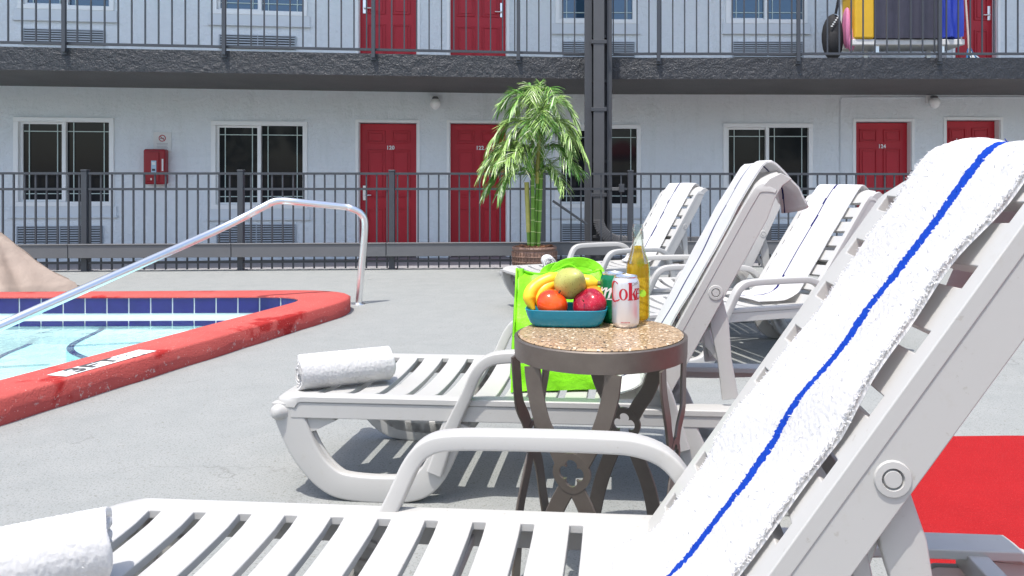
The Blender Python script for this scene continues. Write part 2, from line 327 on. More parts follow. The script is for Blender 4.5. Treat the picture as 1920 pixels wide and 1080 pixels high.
# pool outlines (world xy)
def arc_corner(p0, c, p1, r, n=8):
    c = Vector(c); a = (Vector(p0) - c).normalized(); b = (Vector(p1) - c).normalized(); A = c + a * r; B = c + b * r
    return [tuple((A * (1 - t) ** 2 + c * 2 * t * (1 - t) + B * t * t)) for t in [i / n for i in range(n + 1)]]
inR = [(-3.45, .0)] + arc_corner((-3.09, 1.5), (-2.02, 6.08), (-4.5, 6.04), .42, 10) + [(-8.5, 5.98)]
outR = [(-3.17, .0 + 1.05 - 1.05)] + arc_corner((-3.03, 1.5), (-1.50, 6.50), (-4.7, 6.21), 1.0, 10) + [(-8.5, 5.93 + .22)]
outR[0] = (-3.45 + .22, 0.0)
# deck: big sheet with the pool cut out
mb = MB()
deck = [(-3.40, 0.0)] + [((a[0] + b[0]) / 2, (a[1] + b[1]) / 2) for a, b in zip(inR[1:-1], outR[1:-1])] + [(-8.5, 6.06)]
far = fenceY(0) - .05
ring = deck
vs = [(x, y, 0) for x, y in ring] + [(-40, 6.06, 0), (-40, fenceY(-40) + .1, 0), (40, fenceY(40) + .1, 0), (40, -30, 0), (-3.40, -30, 0)]
mb.add(vs, [tuple(range(len(vs)))], M['deck'])
vs = [(-3.40, -30, 0), (-40, -30, 0), (-40, -3, 0), (-3.40, -3, 0)]; mb.add(vs, [(0, 1, 2, 3)], M['deck'])
# front lip of deck above the driveway
xa, xb = -40, 40
mb.add([(xa, fenceY(xa) + .1, 0), (xb, fenceY(xb) + .1, 0), (xb, fenceY(xb) + .1, -.2), (xa, fenceY(xa) + .1, -.2)], [(0, 1, 2, 3)], M['deck'])
o = mb.build('pool_deck', fixn=False); tag(o, kind='structure')
flat('driveway', [(-60, 4), (60, 13), (60, 60), (-60, 60)], -.135, M['drive'])
flat('ground', [(-400, -400), (400, -400), (400, 400), (-400, 400)], -1.6, M['asphalt'])
# red painted area, one slightly irregular edge
mb = MB(); rng = random.Random(3)
e = [(.955, -.4)] + [(.955 + rng.uniform(-.004, .004), y) for y in (0, .4, .8, 1.2, 1.6, 2.0, 2.4, 2.8)] + [(.955, 3.035)] + [(x, 3.035 + .004 * x + rng.uniform(-.004, .004)) for x in (1.3, 1.6, 1.8, 2., 2.2, 2.4, 2.7, 3, 4)] + [(7, 3.06), (7, -.4)]
mb.add([(x, y, .004) for x, y in e], [tuple(range(len(e)))], M['redcoat']); tag(mb.build('red_painted_floor', fixn=False), kind='structure')

# ------------------------------------------------------------------ pool
CH = .12
pool_t = thing('pool_shell', 'sunken pool with red painted raised rim, cobalt tile band and pale plaster', 'pool', (-2.6, 5.2, 0))
def PL(p): return (p[0] + 2.6, p[1] - 5.2, p[2])
def strip(mb, A, B, za, zb, mat):
    n = len(A); mb.add([PL((a[0], a[1], za)) for a in A] + [PL((b[0], b[1], zb)) for b in B], [(i, i + 1, n + i + 1, n + i) for i in range(n - 1)], mat)
def dens(L, k=6):
    out = []
    for i in range(len(L) - 1):
        a, b = L[i], L[i + 1]; d = math.dist(a, b); q = max(1, int(d / .12) if d > .3 else 1)
        for j in range(q): t = j / q; out.append((a[0] + (b[0] - a[0]) * t, a[1] + (b[1] - a[1]) * t))
    out.append(L[-1]); return out
def lerpL(A, B, t): return [(a[0] + (b[0] - a[0]) * t, a[1] + (b[1] - a[1]) * t) for a, b in zip(A, B)]
# densify both outlines with matched parameters
def densm(A, B):
    oa, ob = [], []
    for i in range(len(A) - 1):
        q = max(1, int(math.dist(A[i], A[i + 1]) / .15))
        for j in range(q):
            t = j / q; oa.append(tuple(Vector(A[i]).lerp(Vector(A[i + 1]), t))); ob.append(tuple(Vector(B[i]).lerp(Vector(B[i + 1]), t)))
    oa.append(A[-1]); ob.append(B[-1]); return oa, ob
inD, outD = densm(inR, outR)
rng = random.Random(5); wob = [rng.uniform(-.006, .006) for _ in inD]
outD = [(p[0] + w, p[1] + w * .4) for p, w in zip(outD, wob)]
mb = MB()
l1 = lerpL(inD, outD, .04); l2 = lerpL(inD, outD, .95)
strip(mb, inD, inD, .104, CH - .006, M['coping']); strip(mb, inD, l1, CH - .006, CH, M['coping']); strip(mb, l1, l2, CH, CH, M['coping']); strip(mb, l2, outD, CH, CH - .012, M['coping']); strip(mb, outD, outD, CH - .012, -.01, M['coping'])
mb.build('coping', pool_t, angle=60)
# wall: tile band as real tiles on white grout
def offs(L, d):
    out = []
    for i, p in enumerate(L):
        a = Vector(L[max(i - 1, 0)]); b = Vector(L[min(i + 1, len(L) - 1)]); t = (b - a).normalized(); out.append((p[0] + t.y * d, p[1] - t.x * d))
    return out
wallL = offs(inD, .012)
mb = MB(); strip(mb, wallL, wallL, .1055, -.025, M['grout']); strip(mb, wallL, wallL, -.025, -.9, M['plaster_white']); mb.build('pool_wall', pool_t)
def arclen(L):
    s = [0]
    for i in range(1, len(L)): s.append(s[-1] + math.dist(L[i - 1], L[i]))
    return s
AL = arclen(wallL)
def atlen(q):
    q = max(0, min(q, AL[-1] - 1e-6)); i = next(j for j in range(len(AL) - 1) if AL[j + 1] > q); t = (q - AL[i]) / (AL[i + 1] - AL[i]); a = Vector(wallL[i]); b = Vector(wallL[i + 1])
    d = (b - a).normalized(); return a.lerp(b, t), Vector((-d.y, d.x))
mb = MB(); tw = .176; q = 0.02
while q + tw < AL[-1]:
    n = 3; V = []
    for z in (.105, -.02):
        for j in range(n + 1):
            p, nn = atlen(q + .005 + (tw - .010) * j / n); p = p + nn * .004; V.append(PL((p.x, p.y, z)))
    mb.add(V, [(j, j + 1, n + 1 + j + 1, n + 1 + j) for j in range(n)], M['tile'])
    for h in range(1):
        V = []; a0 = q
        for z in (-.082, -.125):
            for j in range(2):
                p, nn = atlen(a0 + .004 + (tw - .008) * j); p = p + nn * .006; V.append(PL((p.x, p.y, z)))
        mb.add(V, [(0, 1, 3, 2)], M['tile'])
    q += tw
mb.build('waterline_tile', pool_t)
# basin floor and two corner steps edged in dark tile
def blk(pts, z, zb, mat):
    mb = MB(); n = len(pts); vs = [PL((x, y, z)) for x, y in pts] + [PL((x, y, zb)) for x, y in pts]
    mb.add(vs, [tuple(range(n))] + [(i, (i + 1) % n, (i + 1) % n + n, i + n) for i in range(n)], mat); return mb
mb = blk([(-9, -1), (-1.9, -1), (-1.9, 6.2), (-9, 6.2)], -.85, -.9, M['plaster']); mb.build('basin_floor', pool_t)
def v2(L): return [tuple(p)[:2] for p in smooth([(x, y, 0) for x, y in L], 8)]
s1 = v2([(-3.80, 6.12), (-3.74, 5.85), (-3.62, 5.42), (-3.30, 5.08), (-2.7, 4.72), (-2.0, 4.5)])
s2 = v2([(-4.38, 6.12), (-4.25, 5.55), (-3.92, 4.95), (-3.35, 4.40), (-2.8, 4.1), (-2.2, 3.9)])
for nm, cur, z, zb in (('pool_step', s1, -.155, -.5), ('pool_step', s2, -.27, -.85)):
    mb = blk(cur + [(-1.75, 4.2), (-1.75, 6.15)], z, zb, M['plaster'])
    a = cur; b = offs(cur, -.045) if offs(cur, -.045)[10][0] > cur[10][0] else offs(cur, .045)
    n = len(a); mb.add([PL((x, y, z + .003)) for x, y in a] + [PL((x, y, z + .003)) for x, y in b], [(i, i + 1, n + i + 1, n + i) for i in range(n - 1)], M['tile'])
    mb.build(nm, pool_t, fixn=False)
mb = MB()
for a, b in (((-3.62, 5.44), (-2.5, 5.75)), ((-4.3, 5.2), (-3.7, 5.36)),):
    d = (Vector(b) - Vector(a)).normalized(); nn = Vector((-d.y, d.x)) * .008
    z = -.148 if a[0] > -4 else -.262
    mb.add([PL((a[0] - nn.x, a[1] - nn.y, z)), PL((b[0] - nn.x, b[1] - nn.y, z)), PL((b[0] + nn.x, b[1] + nn.y, z)), PL((a[0] + nn.x, a[1] + nn.y, z))], [(0, 1, 2, 3)], M['ink_dark'])
mb.build('step_joint', pool_t, fixn=False)
mb = MB(); w = wallL; vs = [(x, y, -.118) for x, y in w] + [(-8.5, -.5, -.118), (-3.4, -.5, -.118)]; mb.add(vs, [tuple(range(len(vs)))], M['water']); tag(mb.build('water', fixn=False), kind='structure')
# depth marker plate set in the coping
c0, c1, c2, c3 = gnd(82, 704, CH), gnd(132, 706, CH), gnd(300, 658, CH), gnd(252, 658, CH)
mb = MB(); cc = (c0 + c1 + c2 + c3) / 4
ux = (c2 - c1).xy; ulen = ux.length; ux.normalize(); uy = Vector((-ux.y, ux.x)); wid = .115
def mk(x, y, dz=.0): p = cc.xy + ux * x + uy * y; return PL((p.x, p.y, CH + dz))
mb.add([mk(-ulen / 2, -wid / 2, .003), mk(ulen / 2, -wid / 2, .003), mk(ulen / 2, wid / 2, .003), mk(-ulen / 2, wid / 2, .003)], [(0, 1, 2, 3)], M['plaster_white'])
put_text(mb, '3', .17, M['ink_fade'], lambda x, y: mk(-ulen * .30 + x * .9, y * .8, .0055), .03)
put_text(mb, 'FT', .155, M['ink_fade'], lambda x, y: mk(-ulen * .04 + x * 1.25, y * .8, .0055), .012)
for i in range(3): mb.lathe([(0, .006), (.007, .006)], M['ink_dark'], 8, mk(ulen * (.16 + .10 * i), .01))
for i in range(2): mb.box(mk(ulen * (.2 + .12 * i), -.02, .004), [a + b for a, b in zip(mk(ulen * (.2 + .12 * i), -.02, .004), (.05, .006, .0015))], M['ink_grey'])
mb.build('depth_marker', pool_t, fixn=False)

# ------------------------------------------------------------------ chrome hand rail
hr = thing('pool_handrail', 'bent stainless steel grab rail rising out of the pool beside its far corner', 'handrail', gnd(672, 570))
b0 = gnd(672, 569); top = at(520, 377, 6.05); low = at(0, 612, 4.3)
d = (low - top).normalized()
pts = [b0 - b0, Vector((0, 0, 0))]
P = [b0, b0 + (at(683, 440, 6.42) - b0) * .5, at(684, 425, 6.42), at(678, 402, 6.40), at(660, 391, 6.36), at(640, 387, 6.33), at(560, 379, 6.12), at(530, 376.5, 6.07), at(512, 379, 6.03), at(490, 390, 5.99), top + d * .5, low, low + d * .9]
P[-3] = at(400, 435, 5.75)
path = smooth([p - b0 for p in P], 8)
mb = MB(); mb.tube(path, .029, M['chrome'], 16); mb.build('rail_tube', hr)
mb = MB(); mb.lathe([(0, .012), (.03, .014), (.045, .008), (.058, .004), (.06, 0)], M['chrome'], 20); mb.build('base_flange', hr)

# ------------------------------------------------------------------ covered furniture, left
cv = thing('covered_umbrella_stand', 'tan tarpaulin draped over a bulky shape beside the left edge of the pool', 'tarpaulin cover', gnd(-40, 548))
base = gnd(-40, 548); mb = MB(); rng = random.Random(11)
nr, na = 22, 108
NF = 7
fo = [(rng.uniform(.0, .5), rng.uniform(.85, 1.12), rng.uniform(-.05, .05)) for _ in range(NF)]
def tarp(i, j):
    t = i / (nr - 1); a = 2 * pi * j / na; q = a / (2 * pi) * NF; k = int(q) % NF; fz_ = q - int(q)
    r0, r1 = fo[k][1], fo[(k + 1) % NF][1]; rr = r0 * (1 - fz_) + r1 * fz_
    crease = 1 - .20 * sin(pi * fz_) * t ** .6 * (1 + fo[k][0])
    R = (.05 + .62 * t) * rr * crease + (.14 * max(0, t - .62) / .38)
    z = .62 * (1 - t) ** 1.08 * (1 + fo[k][2]) + .05 * sin(pi * t) + .018 * sin(13 * a + 8 * t) * t + .02 * abs(sin(8 * t + k))
    z += .16 * math.exp(-((t - .12) / .2) ** 2) * max(0, cos(a + 2.6))
    return (R * cos(a) * 1.28, R * sin(a) * .8, max(z, .004) if t < .95 else 0.0)
mb.grid(nr, na, tarp, M['tarp'], closed_v=True); mb.lathe([(0, .67), (.065, .655)], M['tarp'], 20)
mb.build('tarpaulin', cv, angle=55)
mb = MB(); mb.tube([(-.02, 0, .5), (-.04, 0, 1.0)], .04, M['tarp'], 10); mb.build('pole_sleeve', cv)
mb = MB(); mb.grid(6, 30, lambda i, j: ((.78 + .03 * i / 5) * cos(-2.6 + j * .06), .58 * sin(-2.6 + j * .06) - .05, .13 * (1 - i / 5) + .01 * sin(j)), M['tarp_red']); mb.build('maroon_lining', cv)

# ------------------------------------------------------------------ building frames
class Fr:
    def __init__(s, p0, slope): s.p = Vector((p0[0], p0[1])); s.d = Vector((1, slope)).normalized(); s.rz = atan2(s.d.y, s.d.x); s.n = Vector((s.d.y, -s.d.x))
    def s_at(s, px, off=0):
        P = s.p + s.n * off; kx = (px - PX) / FPX; return (kx * P.y - P.x) / (s.d.x - kx * s.d.y)
    def pt(s, q, off=0, z=0): P = s.p + s.d * q + s.n * off; return Vector((P.x, P.y, z))
    def z_at(s, px, py, off=0): P = s.pt(s.s_at(px, off), off); return H - (py - PY) / FPX * P.y
WL = Fr((.36, 12.05), .128); WR = Fr((.36, 12.05), -.012)
EL = Fr((.30, 10.22), .112); ER = Fr((.30, 10.22), 0)
KZ = (2.47, 2.76)
bld = thing('motel_building', 'two storey pale grey stucco motel with red doors and a dark balcony', 'building', (.36, 12.05, -.13))
O0 = Vector((.36, 12.05, -.13))
def bpart(mb, name, fr, parent=None, **kw):          # part given in façade coordinates (s, -out, z world)
    par = parent or bld
    o = mb.build(name, par, **kw)
    if par is bld: o.location = Vector((0, 0, .13)); o.rotation_euler = (0, 0, fr.rz)
    return o
# openings: (px0, px1, ztop, zbot)
wins_low = [(WL, 28, 213, 222, 385), (WL, 398, 575, 229, 390), (WL, 1040, None, 235, 388), (WR, None, 1200, 235, 388), (WR, 1357, 1522, 233, 387)]
H3 = 1.32
def zz(fr, px, py): return fr.z_at(px, py)
holesL, holesR = [], []
winL = [(WL.s_at(28), WL.s_at(213), zz(WL, 120, 385), zz(WL, 120, 222)), (WL.s_at(398), WL.s_at(575), zz(WL, 486, 390), zz(WL, 486, 229)), (WL.s_at(1040), .0, zz(WL, 1040, 388), zz(WL, 1040, 235))]
w3w = WR.s_at(1200)
winR = [(.0, w3w, zz(WR, 1150, 388), zz(WR, 1150, 235)), (WR.s_at(1357), WR.s_at(1522), zz(WR, 1440, 386), zz(WR, 1440, 233))]
# the window behind the column: one window, kept on the right frame
w3 = (WR.s_at(1040), w3w, zz(WR, 1150, 388), zz(WR, 1150, 235))
winL = winL[:2]
upL = [(WL.s_at(36), WL.s_at(213), zz(WL, 120, 17), zz(WL, 120, 17) + 1.3), (WL.s_at(400), WL.s_at(575), zz(WL, 486, 27), zz(WL, 486, 27) + 1.3)]
up3 = (WR.s_at(1043), WR.s_at(1192), zz(WR, 1120, 43), zz(WR, 1120, 43) + 1.3)
upR = [(WR.s_at(1362), WR.s_at(1512), zz(WR, 1440, 43), zz(WR, 1440, 43) + 1.3)]
drL = [(WL.s_at(672), WL.s_at(782), -.13, zz(WL, 727, 230)), (WL.s_at(843), WL.s_at(950), -.13, zz(WL, 897, 231))]
drR = [(WR.s_at(1604), WR.s_at(1709), -.13, zz(WR, 1656, 228)), (WR.s_at(1774), WR.s_at(1875), -.13, zz(WR, 1825, 225))]
duL = [(a, b, 2.80, 2.80 + 2.03) for a, b, _, _ in drL]; duR = [(WR.s_at(1790), WR.s_at(1870), 2.80, 4.83)]
KL = WL.s_at(1036)                                    # left wall ends just left of the window behind the column
kink = WL.pt(KL); WR.p = kink; WR = Fr((kink.x, kink.y), -.012 + .0)
WR = Fr((kink.x, kink.y), (12.05 - kink.y) / (.36 - kink.x) * .12)
def re(px0, px1, y0, y1): return (WR.s_at(px0), WR.s_at(px1), zz(WR, (px0 + px1) / 2, y1), zz(WR, (px0 + px1) / 2, y0))
winR = [re(1042, 1200, 235, 388), re(1357, 1522, 233, 386)]
upR = [(WR.s_at(1043), WR.s_at(1192), zz(WR, 1120, 43), zz(WR, 1120, 43) + 1.3), (WR.s_at(1362), WR.s_at(1512), zz(WR, 1440, 43), zz(WR, 1440, 43) + 1.3)]
drR = [(WR.s_at(1604), WR.s_at(1709), -.13, zz(WR, 1656, 228)), (WR.s_at(1774), WR.s_at(1875), -.13, zz(WR, 1825, 225))]
duR = [(WR.s_at(1790), WR.s_at(1870), 2.80, 4.83)]
O0 = Vector((kink.x, kink.y, -.13)); bld.location = O0
for fr in (WL,):
    fr.p = Vector((kink.x, kink.y))
def shift(L): return [(a - KL, b - KL, c, d) for a, b, c, d in L]
winL, upL, drL, duL = map(shift, (winL, upL, drL, duL))
def wall_mesh(holes, s0, s1, z0, z1):
    us = sorted({s0, s1, *[h[0] for h in holes], *[h[1] for h in holes]}); vs = sorted({z0, z1, *[h[2] for h in holes], *[h[3] for h in holes]})
    def sub(L, st):
        out = []
        for a, b in zip(L, L[1:]):
            n = max(1, int((b - a) / st)); out += [a + (b - a) * i / n for i in range(n)]
        return out + [L[-1]]
    mb = MB(); mb.plate(sub(us, 1.5), sub(vs, 1.5), lambda u, v: any(h[0] < u < h[1] and h[2] < v < h[3] for h in holes), lambda u, v, s: (u, 0 if s == 0 else .22, v), M['wall']); return mb
bpart(wall_mesh(winL + upL + drL + duL, -14, 0, -.13, 6.2), 'wall', WL)
bpart(wall_mesh(winR + upR + drR + duR, 0, 14, -.13, 6.2), 'wall', WR)
mb = MB(); mb.box((-14, .8, -.13), (14, .85, 6.2), M['room_sheet']); o = bpart(mb, 'dark_interior', WR)  # one dark sheet behind every opening, standing in for unlit rooms

def window(fr, r, up):
    s0, s1, z0, z1 = r; f = MB(); t = .055
    # frame in local coordinates
    def bar(a, b, mb=f, mat=M['frame']): mb.box(a, b, mat)
    bar((s0 - .012, -.03, z1 - t), (s1 + .012, .09, z1 + .012)); bar((s0 - .012, -.03, z0 - .012), (s1 + .012, .09, z0 + t))
    bar((s0 - .012, -.027, z0 + t), (s0 + t, .09, z1 - t)); bar((s1 - t, -.027, z0 + t), (s1 + .012, .09, z1 - t))
    mid = (s0 + s1) / 2; bar((mid - .035, -.012, z0 + t), (mid + .02, .075, z1 - t))
    bar((s0 + t, .03, z1 - t - .03), (mid - .035, .08, z1 - t)); bar((s0 + t, .03, z0 + t), (mid - .035, .08, z0 + t + .03)); bar((s0 + t, .031, z0 + t + .03), (s0 + t + .035, .08, z1 - t - .03))
    o = bpart(f, 'window', fr, bevel=.004)
    p = MB(); p.box((s0 + t, .055, z0 + t), (mid - .03, .062, z1 - t), M['glass_up'] if up else M['glass']); p.box((mid + .02, .045, z0 + t), (s1 - t, .052, z1 - t), M['glass_up'] if up else M['glass']); p.build('pane', o)
    g = MB()
    for a, b, y in ((s0 + t + .035, mid - .035, .040), (mid + .02, s1 - t, .030)):
        w = b - a; hh = z1 - z0 - 2 * t
        for q in (.15, .85): g.box((a + w * q - .006, y, z0 + t), (a + w * q + .006, y + .008, z1 - t), M['mullion'])
        for q in (.10, .885): g.box((a, y - .001, z0 + t + hh * q - .006), (b, y + .007, z0 + t + hh * q + .006), M['mullion'])
    g.build('glazing_bar', o)
    sll = MB(); sll.box((s0 - .06, -.022, z0 - .16), (s1 + .05, -.002, z0 - .012), M['wall_trim']); sll.box((s0 - .075, -.045, z0 - .185), (s1 + .065, -.002, z0 - .16), M['wall_trim']); sll.build('sill', o)
    return o
for r in winL: window(WL, r, False)
for r in winR: window(WR, r, False)
for r in upL: window(WL, r, True)
for r in upR: window(WR, r, True)

def door(fr, r, num, handle_left, jamb):
    s0, s1, z0, z1 = r; w = s1 - s0; h = z1 - z0; rec = .13
    d = MB(); z0 += .025
    h = z1 - z0; cols = [(.13, .44), (.56, .87)]; rows = [(.06, .36), (.44, .80), (.85, .945)] if h > 1.9 else [(.06, .36), (.44, .80), (.85, .945)]
    us = sorted({0, 1, *[x for c in cols for x in c]}); vs = sorted({0, 1, *[x for c in rows for x in c]})
    d.box((s0 + .01, rec, z0), (s1 - .01, rec + .04, z1 - .01), M['door'])
    for a, b in cols:
        for p, q in rows:
            x0, x1, y0, y1 = s0 + w * a, s0 + w * b, z0 + h * p, z0 + h * q
            # moulded panel: raised rim and raised field
            for k0, k1, dy in ((0, .018, .015), (.045, 9, .011)):
                if k1 < 9:
                    d.box((x0, rec - dy, y0), (x1, rec + .001, y0 + k1), M['door']); d.box((x0, rec - dy, y1 - k1), (x1, rec + .001, y1), M['door'])
                    d.box((x0, rec - dy, y0 + k1), (x0 + k1, rec + .001, y1 - k1), M['door']); d.box((x1 - k1, rec - dy, y0 + k1), (x1, rec + .001, y1 - k1), M['door'])
                else: d.box((x0 + k0, rec - dy, y0 + k0), (x1 - k0, rec + .001, y1 - k0), M['door'])
    o = bpart(d, 'door', fr, bevel=.003, bseg=1)
    hx = s0 + .075 if handle_left else s1 - .075; hd = MB(); zc = z0 + .98
    hd.box((hx - .022, rec - .025, zc - .10), (hx + .022, rec - .001, zc + .13), M['chrome']); hd.tube([(hx, rec - .02, zc - .02), (hx, rec - .06, zc - .02), (hx + (.11 if handle_left else -.11), rec - .06, zc - .02)], .011, M['chrome'], 8)
    hd.build('handle', o, bevel=.003)
    fmb = MB(); jm = .045
    fmb.box((s0 - jm, -.018, z0 - .025), (s0 - .001, .0 - .001, z1 + jm), M['frame']); fmb.box((s1 + .001, -.018, z0 - .025), (s1 + jm, -.001, z1 + jm), M['frame']); fmb.box((s0 - .001, -.018, z1 + .001), (s1 + .001, -.001, z1 + jm), M['frame'])
    fmb.box((s0 + .001, .0, z0 - .02), (s0 + .012, rec, z1 - .002), M['frame']); fmb.box((s1 - .012, 0, z0 - .02), (s1 - .001, rec, z1 - .002), M['frame'])
    fmb.build('door_frame', o, bevel=.003)
    if num:
        t = MB(); cx = s0 + w * (.53 if handle_left or True else .5); cz = z0 + h * .815
        put_text(t, num, .085, M['numberwhite'], lambda x, y: (cx + x, rec - .013, cz + y), .035)
        t.build('door_number', o, fixn=False)
    return o
door(WL, drL[0], '120', True, 1); door(WL, drL[1], '122', False, 1); door(WR, drR[0], '124', True, 1); door(WR, drR[1], '126', False, 1)
door(WL, duL[0], None, True, 1); door(WL, duL[1], None, False, 1); door(WR, duR[0], None, False, 1)

def vent(fr, px0, px1, py0, py1, ks=0):
    s0, s1 = fr.s_at(px0), fr.s_at(px1); z1, z0 = fr.z_at((px0 + px1) / 2, py0), fr.z_at((px0 + px1) / 2, py1); mb = MB()
    mb.box((s0, -.012, z0), (s1, -.002, z1), M['ventgap'])
    n = int((z1 - z0) / .034)
    for i in range(n): z = z0 + (z1 - z0) * (i + .15) / n; mb.box((s0 + .012, -.03, z), (s1 - .012, -.010, z + .019), M['vent'])
    mb.box((s0 - .004, -.033, z0 - .01), (s0 + .012, -.002, z1 + .01), M['vent']); mb.box((s1 - .012, -.033, z0 - .01), (s1 + .004, -.002, z1 + .01), M['vent']); mb.box((s0 + .012, -.033, z1), (s1 - .012, -.002, z1 + .012), M['vent'])
    mb.box(((s0 + s1) / 2 - .006, -.032, z0), ((s0 + s1) / 2 + .006, -.012, z1), M['vent'])
    bpart(mb, 'wall_vent', fr)
for a in ((33, 193, 425, 462), (407, 555, 422, 462)): vent(WL, *a)
for a in ((1053, 1187, 421, 463), (1373, 1500, 421, 463)): vent(WR, *a)
for a in ((45, 197, 57, 84), (412, 555, 68, 92)): vent(WL, *a)
for a in ((1055, 1190, 80, 108), (1373, 1505, 80, 108)): vent(WR, *a)
for fr, px, py in ((WL, 817, 196), (WR, 1745, 194)):
    s, z = fr.s_at(px), fr.z_at(px, py); mb = MB()
    mb.lathe([(0, -.095), (.03, -.09), (.065, -.06), (.085, -.015), (.082, .03), (.06, .065), (.045, .075)], M['globe'], 20, (s, -.13, z)); o = bpart(mb, 'wall_lamp', fr, angle=80)
    m2 = MB(); m2.lathe([(.0, .11), (.04, .105), (.05, .085), (.05, .07)], M['iron2'], 16, (s, -.13, z)); m2.box((s - .03, -.13, z + .08), (s + .03, -.002, z + .115), M['iron2']); m2.box((s - .085, -.05, z + .0), (s - .02, -.002, z + .13), M['frame']); m2.build('lamp_mount', o)
mb = MB(); s = WR.s_at(1575); zt = WR.z_at(1575, 183)
mb.tube([(s, -.015, -.13), (s, -.015, zt - .03), (s + .03, -.015, zt), (10, -.015, zt + .02)], .009, M['wall_trim'], 8); bpart(mb, 'conduit', WR)

# balcony slab (world coordinates relative to building origin)
edL = [EL.pt(EL.s_at(px)) for px in (-900, 0, 1120)]; edR = [ER.pt(ER.s_at(px)) for px in (1120, 1920, 3200)]
edge = [edL[0], edL[1], edL[2], edR[1], edR[2]]
back = [WL.pt(-14, -.05), WL.pt(-9, -.05), WL.pt(0, -.05), WR.pt(7, -.05), WR.pt(14, -.05)]
# refined strips
def refine(L, n=14):
    out = []
    for a, b in zip(L, L[1:]): out += [a.lerp(b, i / n) for i in range(n)]
    return out + [L[-1]]
E, Bk = refine(edge), refine(back); mb = MB(); n = len(E)
def W(p, z): return (p.x - O0.x, p.y - O0.y, z + .13)
E2 = [p + Vector((0, .0, 0)) for p in E]
mb.add([W(p, KZ[1]) for p in E] + [W(p, KZ[0]) for p in E], [(i, i + 1, n + i + 1, n + i) for i in range(n - 1)], M['fascia'])
Ei = [p + Vector((0, .14, 0)) for p in E]
mb.add([W(p, KZ[1]) for p in E] + [W(p, KZ[1]) for p in Ei], [(i, i + 1, n + i + 1, n + i) for i in range(n - 1)], M['fascia'])
mb.add([W(p, KZ[1]) for p in Ei] + [W(p, KZ[1] + .02) for p in Bk], [(i, i + 1, n + i + 1, n + i) for i in range(n - 1)], M['deck'])
mb.add([W(p, KZ[0]) for p in E] + [W(p, KZ[0]) for p in Bk], [(i, n + i, n + i + 1, i + 1) for i in range(n - 1)], M['soffit'])
mb.add([W(E[0], KZ[0]), W(Bk[0], KZ[0]), W(Bk[0], KZ[1]), W(E[0], KZ[1]), W(E[-1], KZ[0]), W(Bk[-1], KZ[0]), W(Bk[-1], KZ[1]), W(E[-1], KZ[1])], [(0, 1, 2, 3), (4, 5, 6, 7)], M['fascia'])
mb.build('balcony_slab', bld, fixn=False)
# upper ceiling / roof out of view, overhang sized to shade the upper gallery
E = [b_.lerp(e_, .75) for b_, e_ in zip(Bk, E)]
mb = MB(); mb.add([W(p, 5.3) for p in E] + [W(p, 5.3) for p in Bk], [(i, n + i, n + i + 1, i + 1) for i in range(n - 1)], M['soffit']); mb.add([W(p, 5.5) for p in E] + [W(p, 5.5) for p in Bk], [(i, n + i, n + i + 1, i + 1) for i in range(n - 1)], M['fascia'])
mb.add([W(p, 5.5) for p in E] + [W(p, 5.3) for p in E], [(i, i + 1, n + i + 1, n + i) for i in range(n - 1)], M['fascia']); mb.build('shade_roof', bld, fixn=False)
# balcony railing
posts_px = [-420, -160, 120, 420, 700, 972, 1235, 1497, 1762, 2020, 2290]
rail = MB()
def epos(px, off=0):
    fr = EL if px < 1120 else ER; return fr.pt(fr.s_at(px, off), off)
def vbar(mb, p, z0, z1, w, d, mat, rz=0):
    T = Matrix.Translation((p.x - O0.x, p.y - O0.y, .13)) @ Matrix.Rotation(rz, 4, 'Z'); mb.box((-w / 2, -d / 2, z0), (w / 2, d / 2, z1), mat, T)
p0 = epos(-420, .03); 
for seg, fr in ((( -420, 1100), EL), ((1150, 2290), ER)):
    s0, s1 = fr.s_at(seg[0], .0), fr.s_at(seg[1], .0); nb = int((s1 - s0) / .163)
    for i in range(nb + 1): p = fr.pt(s0 + (s1 - s0) * i / nb, -.02); vbar(rail, p, KZ[1] + .06, KZ[1] + 1.05, .017, .017, M['iron'], fr.rz)
    a, b = fr.pt(s0, -.02), fr.pt(s1, -.02)
    for z, w in ((KZ[1] + .055, .04), (KZ[1] + 1.07, .05)):
        rail.sweep([(a.x - O0.x, a.y - O0.y, z + .13), (b.x - O0.x, b.y - O0.y, z + .13)], [(-.015, -w / 2), (.015, -w / 2), (.015, w / 2), (-.015, w / 2)], M['iron'])
rail.build('balcony_railing', bld)
for px in posts_px:
    if px > 2100 or px < -200: continue
    p = epos(px, .03); mb = MB(); vbar(mb, p, KZ[1] - .06, KZ[1] + 1.12, .048, .04, M['iron'], 0); vbar(mb, epos(px, .008), KZ[1] - .09, KZ[1] - .02, .07, .014, M['iron'], 0); mb.build('railing_post', bld, bevel=.003)
# steel column with downspout
cpx0, cpx1 = 1096, 1147; Yc = 10.10
col = MB(); cx = ((cpx0 + cpx1) / 2 - PX) / FPX * Yc; cw = (cpx1 - cpx0) / FPX * Yc
T = Matrix.Translation((cx - O0.x, Yc - O0.y, .13))
col.box((-cw / 2, -.06, -.14), (-cw / 2 + .10, .09, 6.0), M['steel_grey'], T); col.box((cw / 2 - .10 + .03, -.06, -.14), (cw / 2, .09, 6.0), M['steel_grey'], T); col.box((-cw / 2 + .1, .03, -.14), (cw / 2 - .07, .06, 6.0), M['steel_grey'], T)
for z in (.3, 1.32, 2.05, 2.40, 3.0): col.box((-cw / 2 + .1, -.035, z), (cw / 2 - .07, .029, z + .035), M['steel_grey'], T)
col.build('steel_column', bld, bevel=.004)
ds = MB(); dx = (1122 - PX) / FPX * Yc - cx
ds.box((dx - .072, -.16, .52), (dx + .072, -.062, 6.0), M['downspout'], T)
